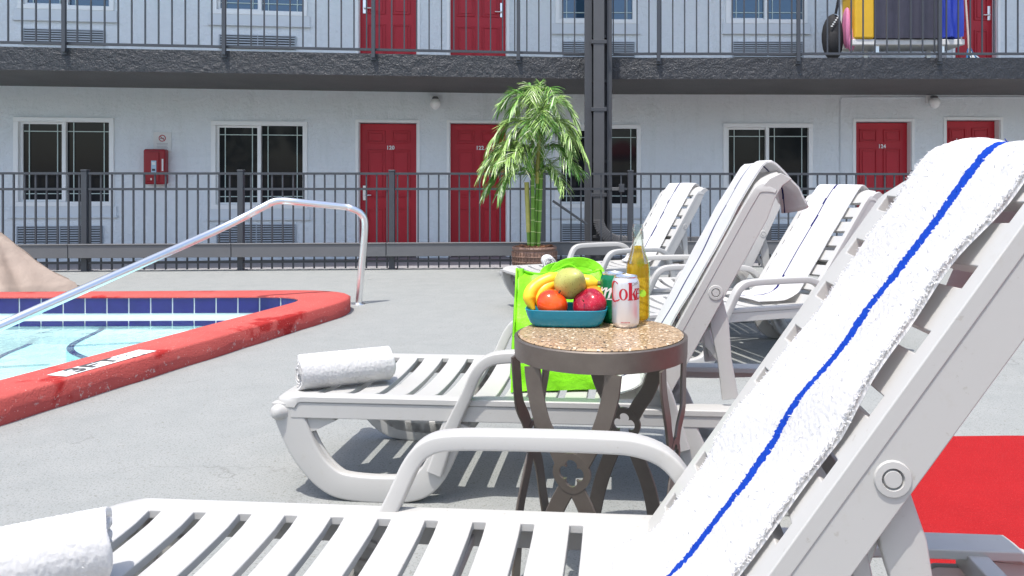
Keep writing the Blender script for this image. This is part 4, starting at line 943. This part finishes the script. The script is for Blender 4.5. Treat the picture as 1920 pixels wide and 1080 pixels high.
# ------------------------------------------------------------------ side table
TC = Vector((.092, 1.95, 0)); TR, TH = .224, .645
tb = thing('side_table', 'round side table with speckled granite top and wrought bronze legs', 'table', TC)
mb = MB(); mb.lathe([(0, TH - .018), (TR - .012, TH - .018), (TR - .009, TH - .004), (TR - .014, TH), (0, TH)], M['granite'], 64); mb.build('granite_top', tb, angle=30)
mb = MB(); mb.lathe([(TR - .008, TH - .056), (TR, TH - .057), (TR + .001, TH - .008), (TR - .003, TH - .005), (TR - .008, TH - .006), (TR - .008, TH - .056)], M['bronze'], 64); mb.lathe([(0, TH - .022), (TR - .009, TH - .022)], M['bronze'], 48); mb.build('rim_band', tb, angle=40)
rL = TR - .028; zk = .345
def legpanel(phi):
    mb = MB(); T = Matrix.Rotation(phi, 4, 'Z')   # panel faces -Y at angle 0, plane y=-rL
    def w(x, y, z): return T @ Vector((x, y, z))
    wv = .104
    for sg in (-1, 1):
        up = [(sg * wv, -rL, TH - .057), (sg * .096, -rL, .53), (sg * .074, -rL - .004, .455), (sg * .044, -rL, .405), (sg * .024, -rL, .368)]
        up = smooth([w(*p) for p in up], 6); Bv = w(0, -1, 0)
        mb.sweep(up, rrect(.042, .007, .002, 1), M['bronze'], B=Bv)
        dn = [(sg * .014, -rL, zk - .040), (sg * .040, -rL, .255), (sg * .072, -rL - .004, .17), (sg * .092, -rL, .08), (sg * .104, -rL, 0.0)]
        dn = smooth([w(*p) for p in dn], 6); mb.sweep(dn, rrect(.042, .007, .002, 1), M['bronze'], B=Bv)
    # quatrefoil plate
    n = 64; outr = []; inn = []
    for i in range(n):
        a = 2 * pi * i / n; ro = .047 * (1 + .02 * cos(4 * a)); ri = .0185 + .0135 * abs(cos(2 * a)) ** .55
        outr.append((ro * cos(a), ro * sin(a))); inn.append((ri * cos(a), ri * sin(a)))
    V = []; 
    for y in (-.0045, .0045):
        V += [w(x, -rL + y, zk + z) for x, z in outr] + [w(x, -rL + y, zk + z) for x, z in inn]
    fs = []
    for i in range(n):
        j = (i + 1) % n; fs += [(i, j, n + j, n + i), (2 * n + i, 3 * n + i, 3 * n + j, 2 * n + j), (i, 2 * n + i, 2 * n + j, j), (n + i, n + j, 3 * n + j, 3 * n + i)]
    mb.add(V, fs, M['bronze']); return mb
PH = radians(23)
for q in range(4): legpanel(-PH + q * pi / 2).build('leg', tb, angle=40)

# things on the table -----------------------------------------------------
def tp(px, py):                                      # point on the table top
    return at(px, py, (H - TH) * FPX / (py - PY))
# bowl
bc = tp(1063, 607); bw = thing('fruit_bowl', 'shallow teal rectangular bowl full of fruit on the granite table', 'bowl', bc, radians(-4))
def sup(a, rx, ry, e=.42): c_, s_ = cos(a), sin(a); return (rx * math.copysign(abs(c_) ** e, c_), ry * math.copysign(abs(s_) ** e, s_))
prof = [(.0, .0), (.55, .0), (.80, .002), (.88, .010), (.95, .028), (1.0, .047), (.985, .048), (.96, .046), (.91, .027), (.84, .012), (.7, .006), (0, .005)]
mb = MB(); RX, RY = .112, .076; ns = 64
mb.grid(len(prof), ns, lambda i, j: (*sup(2 * pi * j / ns, RX * prof[i][0], RY * prof[i][0], .42 + .5 * (1 if prof[i][0] < .3 else 0)), prof[i][1]), M['bowl'], closed_v=True); mb.build('bowl_shell', bw, angle=60)
def fthing(name, label, cat, p): return thing(name, label, cat, p)
def onb(px, py, dY): p = at(px, py, bc.y + dY); return p
def spheroid(mb, R, mat, sx=1, sy=1, sz=1, dim=.0, lob=0, seg=36, rings=22, T=None):
    def f(i, j):
        th = pi * i / (rings - 1); a = 2 * pi * j / seg; r = R * (1 - dim * math.exp(-(th / .38) ** 2) - dim * .8 * math.exp(-((pi - th) / .3) ** 2)) * (1 + lob * cos(5 * a) * sin(th))
        v = Vector((r * sin(th) * cos(a) * sx, r * sin(th) * sin(a) * sy, r * cos(th) * sz)); return T @ v if T else v
    mb.grid(rings, seg, f, mat, closed_v=True)
fp = onb(1035, 570, -.022); f = fthing('tomato', 'shiny red orange tomato at the front left of the fruit bowl', 'tomato', fp)
mb = MB(); spheroid(mb, .0425, M['tomato'], 1.03, 1, .92, .10, .015, T=Matrix.Rotation(radians(35), 4, 'Y')); mb.build('flesh', f, angle=180)
mb = MB(); mb.tube([(.018, -.01, .030), (.023, -.012, .039)], .0025, M['stem'], 6); mb.build('stem', f)
fp = onb(1105, 571, -.020); f = fthing('red_apple', 'dark red apple at the front right of the fruit bowl', 'apple', fp)
mb = MB(); spheroid(mb, .045, M['apple'], 1.06, 1, .86, .16, .02, T=Matrix.Rotation(radians(55), 4, 'X') @ Matrix.Rotation(radians(-25), 4, 'Y')); mb.build('flesh', f, angle=180)
mb = MB(); mb.tube([(-.016, -.034, .014), (-.020, -.046, .020)], .0018, M['stem'], 6); mb.build('stem', f)
fp = onb(1069, 531, .012); f = fthing('green_pear', 'yellow green pear lying on top of the tomato and apple', 'pear', fp)
mb = MB(); rings, seg = 26, 36; T = Matrix.Rotation(radians(62), 4, 'X') @ Matrix.Rotation(radians(18), 4, 'Y')
def pf(i, j):
    t = i / (rings - 1); th = pi * t; r = .0445 * sin(th) * (1 - .22 * max(0, cos(th)) ** 1.2); z = .046 * cos(th) + (.022 * max(0, cos(th)) ** 2); a = 2 * pi * j / seg
    dm = .010 * math.exp(-((pi - th) / .25) ** 2); return T @ Vector((r * cos(a) * (1 + .02 * cos(2 * a)), r * sin(a), z + dm))
mb.grid(rings, seg, pf, M['pear'], closed_v=True); mb.build('flesh', f, angle=180)
mb = MB(); mb.lathe([(0, .0), (.004, .0), (.006, .002), (.004, .003), (0, .002)], M['stem'], 8, T=T @ Matrix.Translation((0, 0, -.0375)) @ Matrix.Rotation(pi, 4, 'X')); mb.build('calyx', f)
f = fthing('mango', 'half hidden orange green mango at the back right of the fruit bowl', 'mango', onb(1112, 560, .030)); mb = MB(); spheroid(mb, .038, M['mango'], 1.1, .9, .95, .0); mb.build('flesh', f, angle=180)
def banana(label, pts, r):
    b0 = Vector(pts[0]); f = fthing('banana', label, 'banana', b0); f['group'] = 'bananas in the fruit bowl'
    pth = smooth([Vector(p) - b0 for p in pts], 7); n = len(pth); sc = []
    for i in range(n):
        t = i / (n - 1); k = min(1, .28 + 3.2 * t if t < .22 else 1); k = min(k, 1 if t < .80 else max(.30, 1 - (t - .80) * 3.6)); sc.append(k)
    mb = MB(); mb.sweep(pth, [(r * cos(2 * pi * i / 10 + .3) * (1.0 + .05 * (i % 2)), r * sin(2 * pi * i / 10 + .3) * (1.0 + .05 * (i % 2))) for i in range(10)], M['banana'], scale=sc); mb.build('peel', f, angle=80)
    m2 = MB(); m2.tube([pth[-2], pth[-1] + (pth[-1] - pth[-2]) * 1.6], r * .34, M['banana_tip'], 8); m2.build('tip', f); m2 = MB(); m2.tube([pth[1], pth[0] + (pth[0] - pth[1]) * 1.3], r * .30, M['banana_tip'], 8); m2.build('stalk', f)
banana('outer banana curving down the left side of the fruit bowl', [onb(1001, 583, -.01), onb(993, 562, .0), onb(997, 545, .01), onb(1012, 532, .025), onb(1035, 522, .035), onb(1062, 518, .045)], .0185)
banana('inner banana between the outer banana and the pear', [onb(1013, 580, .0), onb(1010, 560, .01), onb(1020, 543, .02), onb(1040, 531, .035), onb(1070, 525, .05)], .0165)
banana('banana tip poking out to the right behind the pear', [onb(1060, 528, .055), onb(1080, 526, .05), onb(1100, 530, .045), onb(1122, 531, .035)], .021)

CS = 1.12                                            # drinks
def wrap_poly(mb, polys, R, mat, a0, sx, sz, z0, lift=.0006):
    # polys: list of (outline, hole or None) in unit letter space, wrapped on the can; quads strips between outlines
    for outer in polys: 
        pts = []; n = len(outer)
        me = bmesh.new(); vv = [me.verts.new((x, y, 0)) for x, y in outer]
        me.faces.new(vv); bmesh.ops.triangulate(me, faces=me.faces[:])
        xs = [x for x, _ in outer]; x = min(xs)
        while x < max(xs): bmesh.ops.bisect_plane(me, geom=me.verts[:] + me.edges[:] + me.faces[:], plane_co=(x, 0, 0), plane_no=(1, 0, 0)); x += .12
        me.verts.index_update(); V = []
        for v in me.verts: a = a0 + v.co.x * sx / R; V.append(((R + lift) * sin(a), -(R + lift) * cos(a), z0 + v.co.y * sz))
        mb.add(V, [tuple(q.index for q in f.verts) for f in me.faces], mat); me.free()
def ring(cx, cy, rx, ry, ix, iy, icx=0, n=28, a0=0, a1=2 * pi):
    o = [(cx + rx * cos(a0 + (a1 - a0) * i / n), cy + ry * sin(a0 + (a1 - a0) * i / n)) for i in range(n + 1)]
    q = [(cx + icx + ix * cos(a0 + (a1 - a0) * i / n), cy + iy * sin(a0 + (a1 - a0) * i / n)) for i in range(n + 1)]
    return [[o[i], o[i + 1], q[i + 1], q[i]] for i in range(n)]
def can(label, p, body, rz=0):
    t = thing('drink_can', label, 'drink can', p, rz); r = .033 * CS; h = .122 * CS; mb = MB()
    mb.lathe([(0, .004), (r * .72, .002), (r * .78, .0), (r * .84, .003), (r * .97, .010), (r, .016), (r, h - .019), (r * .97, h - .014), (r * .86, h - .005), (r * .84, h - .003)], body, 48); mb.build('can_body', t, angle=50)
    mb = MB(); mb.lathe([(r * .84, h - .004), (r * .865, h - .001), (r * .85, h + .001), (r * .81, h - .001), (r * .78, h - .006), (0, h - .006)], M['can_metal'], 48)
    mb.lathe([(0, h - .004), (.008, h - .0035), (.010, h - .0045)], M['can_metal'], 16, (0, -.008, 0), sx=1, sy=1.5); mb.build('can_lid', t, angle=50); return t, r, h
t, r, h = can('silver diet cola can with red lettering at the front of the granite table', tp(1173, 612), M['can_silver'])
mb = MB()
LZ = h * .565; sc = h * .245
def wp(polys, a0, z=LZ, s=sc): wrap_poly(mb, polys, r, M['ink_red'], a0, s, s, z)
wp(ring(0, .42, .36, .46, .17, .40), radians(-14))                                    # o
stem = [[(-.30, -.03), (-.02, -.03), (-.02, 1.36), (-.30, 1.36)], [(-.38, -.05), (.06, -.05), (.06, .03), (-.38, .03)], [(-.40, 1.26), (-.30, 1.36), (-.30, 1.26)],
        [(-.02, .42), (.30, .84), (.42, .84), (.06, .36)], [(.02, .46), (.16, .60), (.46, 0), (.20, 0)], [(.14, -.05), (.56, -.05), (.56, .03), (.14, .03)], [(.20, .80), (.52, .80), (.52, .87), (.20, .87)]]
wp(stem, radians(24))                                                                # k
wp(ring(0, .62, .60, .84, .34, .76, .08, 22, radians(50), radians(300)), radians(-57)); wp([[(-.1, -.22), (.30, -.12), (.46, .02), (.40, .06), (.2, -.06), (-.1, -.12)]], radians(-52))   # C with swash
wp(ring(0, .42, .36, .46, .17, .36, 0, 22, radians(20), radians(320)) + [[(-.25, .40), (.34, .40), (.34, .48), (-.25, .48)]], radians(60))   # e
wrap_poly(mb, [[(x + .8 * i, .0 if i % 2 else .05), (x + .8 * i + .5, .0), (x + .8 * i + .5, .5), (x + .8 * i, .5)] for i, x in enumerate([0] * 7)], r, M['ink_red'], radians(-24), .0045, .0045, h * .115)
m2 = []
fnt_v, fnt_f = text_polys('Diet', .013, .02)
mb.add([((r + .0008) * sin(radians(38) + x / r), -(r + .0008) * cos(radians(38) + x / r), h * .875 + y + x * .25) for x, y in fnt_v], fnt_f, M['ink_grey'])
mb.build('lettering', t, fixn=False)
t, r, h = can('green soda can half hidden behind the silver can', tp(1150, 603), M['can_green'])
mb = MB()
def wp2(polys, a0, s=h * .22): wrap_poly(mb, polys, r, M['ink_white'], a0, s, s, h * .52)
def slant(polys, k=.28): return [[(x + y * k, y) for x, y in p] for p in polys]
rr = [[(-.10, 0), (.12, 0), (.12, .95), (-.10, .95)], [(.12, .70), (.40, .96), (.46, .80), (.12, .52)]]
nn_ = [[(-.10, 0), (.10, 0), (.10, .95), (-.10, .95)], [(.10, .62), (.38, .96), (.60, .84), (.60, 0), (.40, 0), (.40, .72), (.10, .50)]]
wp2(slant(rr), radians(-46)); wp2(slant(nn_), radians(-24)); wp2(slant([[(-.9, -.16), (1.6, -.16), (1.6, -.05), (-.9, -.05)]]), radians(10)); wp2(slant(rr), radians(-72))
mb.build('lettering', t, fixn=False)
bp_ = tp(1196, 601); bt = thing('beer_bottle', 'clear glass bottle of golden beer with a lime wedge behind the silver can', 'bottle', bp_); s = CS
mb = MB(); pr = [(0, .003), (.022, .001), (.0275, .003), (.0295, .010), (.0300, .020), (.0300, .128), (.0285, .142), (.0235, .158), (.0180, .172), (.0150, .188), (.0135, .205), (.0128, .222), (.0135, .224), (.0140, .228), (.0135, .232), (.0125, .234), (.0125, .238)]
pr = [(a * s, b * s * 1.02) for a, b in pr]
pr += [(a - .0022 * s, b) for a, b in reversed(pr[6:])] 
mb.lathe(pr, M['clear'], 36); mb.build('glass', bt, angle=70)
mb = MB(); mb.lathe([(0, .005), (.024, .004), (.0275, .012), (.0278, .126), (.0262, .141), (.0213, .157), (.0160, .170), (.0132, .184), (.0132, .185), (0, .185)], M['beer'], 32, sx=s, sy=s) if False else mb.lathe([(a * s, b * s * 1.02) for a, b in [(0, .005), (.024, .004), (.0275, .012), (.0278, .126), (.0262, .141), (.0213, .157), (.0160, .170), (.0132, .184), (0, .184)]], M['beer'], 32); mb.build('beer', bt, angle=70)
mb = MB(); T = Matrix.Translation((.006, -.0165 * s, .146 * s)) @ Matrix.Rotation(radians(20), 4, 'Y'); mb.lathe([(0, -.004), (.011, -.004), (.011, .004), (0, .004)], M['lime'], 14, T=T @ Matrix.Rotation(radians(75), 4, 'X'))
T = Matrix.Translation((.010, -.026 * s, .072 * s)); mb.lathe([(0, -.004), (.010, -.004), (.010, .004), (0, .004)], M['lime'], 14, T=T @ Matrix.Rotation(radians(80), 4, 'X')); mb.build('lime_wedge', bt)
mb = MB()
mb.lathe([(.0150 * s, .2290), (.0152 * s, .2330), (.0152 * s, .2470), (.0140 * s, .2520), (.011 * s, .2520)], M['clear'], 24); mb.build('lip', bt)

# ------------------------------------------------------------------ green bag on the lounger seat
bgp = Vector((-.012, 2.63, SH - .006)); bag = thing('shopping_bag', 'bright lime green fabric shopping bag standing on the lounger seat behind the table', 'bag', bgp, radians(6)); mb = MB()
def bagf(face):
    def f(i, j):
        u = i / 23; w = j / 19; sx = 1 - .06 * w; x = (-.165 + .32 * u) * (1.10 - .14 * w); dep = (.105 * (1 - w) ** .6 + .012)
        bulge = .018 * sin(pi * u) * sin(pi * min(1, w * 1.2)); fold = .007 * sin(u * 13 + w * 6) * (.4 + w) + .005 * sin(w * 19 + u * 4) + .006 * abs(sin(u * 6 + w * 11))
        y = (-dep - bulge if face == 0 else dep * .7 + bulge) + fold * (1 if face == 0 else -1) + .05 * w
        z = .395 * w * (1 - .05 * sin(pi * u) ** 2) + (.020 * math.exp(-((u - .62) / .10) ** 2) * w ** 4) - .012 * w * sin(u * 9); return (x, y, max(z, 0))
    return f
mb.grid(24, 20, bagf(0), M['bag']); mb.grid(24, 20, bagf(1), M['bag'])
def gus(sidex):
    def f(i, j):
        w = j / 19; a = Vector(bagf(0)(sidex, j)); b = Vector(bagf(1)(sidex, j)); t = i / 7; p = a.lerp(b, t); inn = .028 * sin(pi * t) * (.3 + .7 * w) * (1 if sidex == 0 else -1); return (p.x + inn, p.y, p.z)
    return f
mb.grid(8, 20, gus(0), M['bag']); mb.grid(8, 20, gus(23), M['bag']); mb.box((-.17, -.10, .0), (.16, .07, .003), M['bag'])
mb.build('bag_body', bag, angle=180)
mb = MB()
for i in (0, 23):
    L_ = [Vector(bagf(0)(i, j)) + Vector((0, -.002, 0)) for j in range(20)]; mb.tube(L_, .0035, M['bag'], 6)
mb.tube([Vector(bagf(0)(i, 19)) for i in range(24)], .0035, M['bag'], 6); mb.build('seam_piping', bag)
def handle(y0, lean, xc, hgt):
    mb = MB(); n = 25; A = []
    for i in range(n):
        t = i / (n - 1); a = pi * t; x = xc - .085 * cos(a) * 1.0; z = .36 + (hgt) * sin(a) ** .8; A.append((x, y0 + lean * sin(a), z))
    mb.sweep(A, rrect(.034, .004, .001, 1), M['bag'], B=(0, 1, 0)); return mb
handle(.040, .02, .06, .055).build('handle', bag); handle(.105, .05, .03, .03).build('handle', bag)

# ------------------------------------------------------------------ potted palm
pb = at(1002, 497, 8.25); pb.z = 0; palm = thing('potted_palm', 'artificial bamboo palm in a brown woven pot standing by the fence', 'potted plant', pb)
mb = MB(); mb.lathe([(0, .005), (.17, .0), (.20, .02), (.235, .15), (.245, .27), (.235, .30), (.25, .325), (.24, .345), (.215, .34), (.205, .30), (0, .29)], M['pot'], 40); 
for i in range(40): a = 2 * pi * i / 40; mb.tube([(.205 * cos(a), .205 * sin(a), .03), (.243 * cos(a), .243 * sin(a), .16), (.249 * cos(a), .249 * sin(a), .29)], .006, M['pot'], 5)
for z, r_ in ((.06, .218), (.12, .232), (.18, .242), (.24, .248)): mb.tube([(r_ * cos(2 * pi * i / 40), r_ * sin(2 * pi * i / 40), z) for i in range(40)], .008, M['pot'], 5, closed=True)
mb.build('pot', palm)
mb = MB(); rng = random.Random(4); mb.lathe([(0, .335), (.1, .335), (.205, .315)], M['mulch'], 24)
for i in range(160):
    a, q = rng.uniform(0, 2 * pi), rng.uniform(0, .20); T = Matrix.Translation((q * cos(a), q * sin(a), .335 + rng.uniform(0, .02))) @ Matrix.Rotation(rng.uniform(0, 3), 4, 'Z') @ Matrix.Rotation(rng.uniform(-.5, .5), 4, 'X'); mb.box((-.018, -.006, -.003), (.018, .006, .004), M['mulch'], T)
mb.build('mulch', palm)
canes = [((-.055, -.02), 1.05, M['cane_y'], (-.03, 0)), ((-.015, -.05), 1.20, M['bamboo'], (.0, -.01)), ((.045, -.03), 1.62, M['bamboo'], (.05, 0)), ((.01, .05), 1.35, M['bamboo'], (.03, .02)), ((.0, -.015), 1.75, M['cane_y'], (.065, .0)), ((-.06, .04), .9, M['bamboo'], (-.03, .02))]
for (x, y), hh, mt, (lx_, ly_) in canes:
    mb = MB(); A = [(x + lx_ * t, y + ly_ * t, .32 + (hh - .32) * t) for t in (0, .25, .5, .75, 1)]; mb.tube(A, .021, mt if mt is M['bamboo'] else M['bamboo'], 10)
    if mt is M['cane_y']: mb.tube([(a + .0, b - .008, c + .0) for a, b, c in A[(1 if hh < 1.2 else 2):]], .026, M['cane_y'], 10)
    nr_ = int((hh - .35) / .11)
    for i in range(nr_):
        t = (i + .5) / nr_; p = (x + lx_ * t, y + ly_ * t, .32 + (hh - .32) * t)
        mb.lathe([(.0215, -.004), (.0245, -.003), (.0245, .003), (.0215, .004)], M['node'], 12, p)
    mb.build('cane', palm)
rng = random.Random(21)
def frond(base, az, L0, rise, droop, mat, dens=34, wid=.0062):
    mb = MB(); d = Vector((cos(az), sin(az), 0)); pts = []
    for i in range(13):
        t = i / 12; pts.append(Vector(base) + d * L0 * (t ** .9) * (1 - .12 * t * t) + Vector((0, 0, rise * sin(min(1, t * 1.35) * pi * .62) - droop * t ** 2.1)))
    mb.tube(pts, .0055, M['palm2'], 5, scale=[1 - .75 * i / 12 for i in range(13)])
    pp = smooth(pts, 3); n = len(pp)
    for q in range(dens):
        t = .08 + .92 * q / (dens - 1); k = t * (n - 1.001); i = int(k); p = pp[i].lerp(pp[i + 1], k - i); tg = (pp[i + 1] - pp[i]).normalized(); sd = tg.cross(Vector((0, 0, 1))).normalized()
        for sg in (-1, 1):
            ln = (.27 * (1 - .40 * t) * min(1, .5 + t * 2)) * rng.uniform(.75, 1.15) * (L0 / .6) ** .5; dr = (tg * rng.uniform(.75, 1.15) + sd * sg * rng.uniform(.45, 1.0) + Vector((0, 0, rng.uniform(-.15, .4)))).normalized()
            m_ = mat if rng.random() < .66 else (M['palm3'] if rng.random() < .45 else M['palm2']); nrm = dr.cross(Vector((0, 0, 1))).normalized(); V = []
            fall = rng.uniform(.2, .6); w0 = wid * rng.uniform(.7, 1.15); tw = rng.uniform(-.5, .5)
            for s_ in range(6):
                u = s_ / 5; c = p + dr * ln * u + Vector((0, 0, -ln * fall * u ** 2)); ww = w0 * (sin(pi * (u * .86 + .10)) ** .7) * (1 if s_ < 5 else .1); up_ = Vector((0, 0, 1)) * tw
                V += [c - (nrm + up_) * ww, c + Vector((0, 0, ww * .5)), c + (nrm + up_) * ww]
            mb.add(V, [(3 * a, 3 * a + 3, 3 * a + 4, 3 * a + 1) for a in range(5)] + [(3 * a + 1, 3 * a + 4, 3 * a + 5, 3 * a + 2) for a in range(5)], m_)
    o = mb.build('frond', palm, fixn=False, angle=60)
tops = [((.065, 0, 1.78), [(15, .40, .26, .20), (70, .30, .30, .15), (120, .32, .30, .2), (165, .52, .32, .20), (205, .40, .28, .22), (260, .30, .24, .22), (310, .36, .24, .26), (350, .46, .22, .30), (95, .18, .40, .05), (150, .30, .38, .05), (185, .46, .30, .12)]),
        ((.045, -.02, 1.60), [(5, .54, .20, .40), (40, .46, .18, .34), (180, .60, .20, .34), (215, .50, .16, .38), (330, .50, .18, .42), (280, .36, .16, .36), (355, .60, .22, .52), (165, .56, .22, .30), (250, .36, .2, .3)]),
        ((.0, -.02, 1.36), [(172, .60, .18, .26), (190, .58, .20, .40), (225, .46, .14, .36), (2, .44, .16, .26), (350, .54, .16, .34), (90, .36, .16, .3), (260, .34, .12, .3), (182, .64, .12, .30), (200, .5, .2, .3)]),
        ((-.02, -.02, 1.14), [(184, .56, .18, .34), (165, .54, .16, .28), (205, .46, .14, .34), (10, .30, .12, .18), (176, .40, .1, .35), (340, .34, .1, .22)])]
for base, L_ in tops:
    for azd, l0, ri, dr in L_:
        frond(base, radians(azd + rng.uniform(-8, 8)), l0 * 1.02, ri, dr, M['palm1'] if rng.random() < .6 else M['palm2'])
for i in range(26):
    hz = rng.uniform(1.05, 1.78); frond((.02 + .04 * (hz - 1.1), -.02, hz), rng.uniform(0, 6.28), rng.uniform(.34, .60), rng.uniform(.18, .36), rng.uniform(.10, .30), M['palm2'] if i % 2 else M['palm1'], 28, .0055)

# ------------------------------------------------------------------ the far side of the courtyard (behind the viewer, mirrored in the windows)
k = N('tree_leaves'); c = k.mix(k.noise(3, 3), (.02, .06, .012), (.06, .13, .03)); k.col(c); k.set(.6); M['leaf'] = k.m; M['bark'] = simple('bark', (.10, .075, .05), .9)
def tree(loc, hh, seed):
    rg = np.random.RandomState(seed); t = thing('courtyard_tree', 'tree', 'tree', loc); mb = MB()
    mb.tube([(0, 0, 0), (.08, 0, hh * .3), (0, .1, hh * .62)], .16, M['bark'], 8, scale=[1.2, .9, .5])
    for q in range(6): a = q * 1.05; mb.tube([(.03, 0, hh * (.32 + .04 * q)), (.9 * cos(a), .9 * sin(a), hh * (.50 + .05 * q)), (1.6 * cos(a), 1.6 * sin(a), hh * (.58 + .05 * q))], .06, M['bark'], 6, scale=[1, .7, .3])
    mb.build('trunk', t); mb = MB()
    cl = [(rg.uniform(-2.0, 2.0), rg.uniform(-1.6, 1.6), hh * rg.uniform(.40, .95), rg.uniform(.55, 1.0)) for _ in range(20)]
    for x, y, z, rr in cl:
        for _ in range(130):
            d = rg.normal(size=3); d /= np.linalg.norm(d); p = Vector((x, y, z)) + Vector(d) * rr * rg.uniform(.6, 1); u = Vector(rg.normal(size=3)).normalized() * .12; w = Vector(rg.normal(size=3)).normalized() * .07; mb.add([p - u, p + w, p + u, p - w], [(0, 1, 2, 3)], M['leaf'])
    mb.build('crown', t, fixn=False); return t
for n_, (x, y, hh, lb) in enumerate([(-9, -9, 5.5, 'low leafy tree furthest left behind the viewer'), (-4.2, -10, 6.2, 'tall leafy tree left of the red parasol behind the viewer'), (.8, -9.5, 5.8, 'leafy tree directly behind the red parasol'), (6.2, -10, 6.0, 'leafy tree right of the red parasol behind the viewer'), (11.5, -9, 5.4, 'leafy tree furthest right behind the viewer')]):
    tree((x, y, 0), hh, 40 + n_)['label'] = lb
pt_ = thing('red_parasol', 'open red canvas parasol on a pale pole, seen mirrored in the ground floor windows', 'parasol', (2.6, -3.6, 0)); mb = MB()
mb.lathe([(0, 2.65), (.05, 2.63), (1.35, 2.05), (1.36, 1.92), (1.33, 1.93), (1.32, 2.03), (0, 2.60)], M['redu'], 8); mb.build('canopy', pt_, angle=20); mb = MB(); mb.tube([(0, 0, 0), (0, 0, 2.7)], .025, M['wood'], 10); mb.build('pole', pt_); mb = MB(); mb.lathe([(0, .1), (.2, .09), (.26, .0)], M['ink_dark'], 20); mb.build('base', pt_)
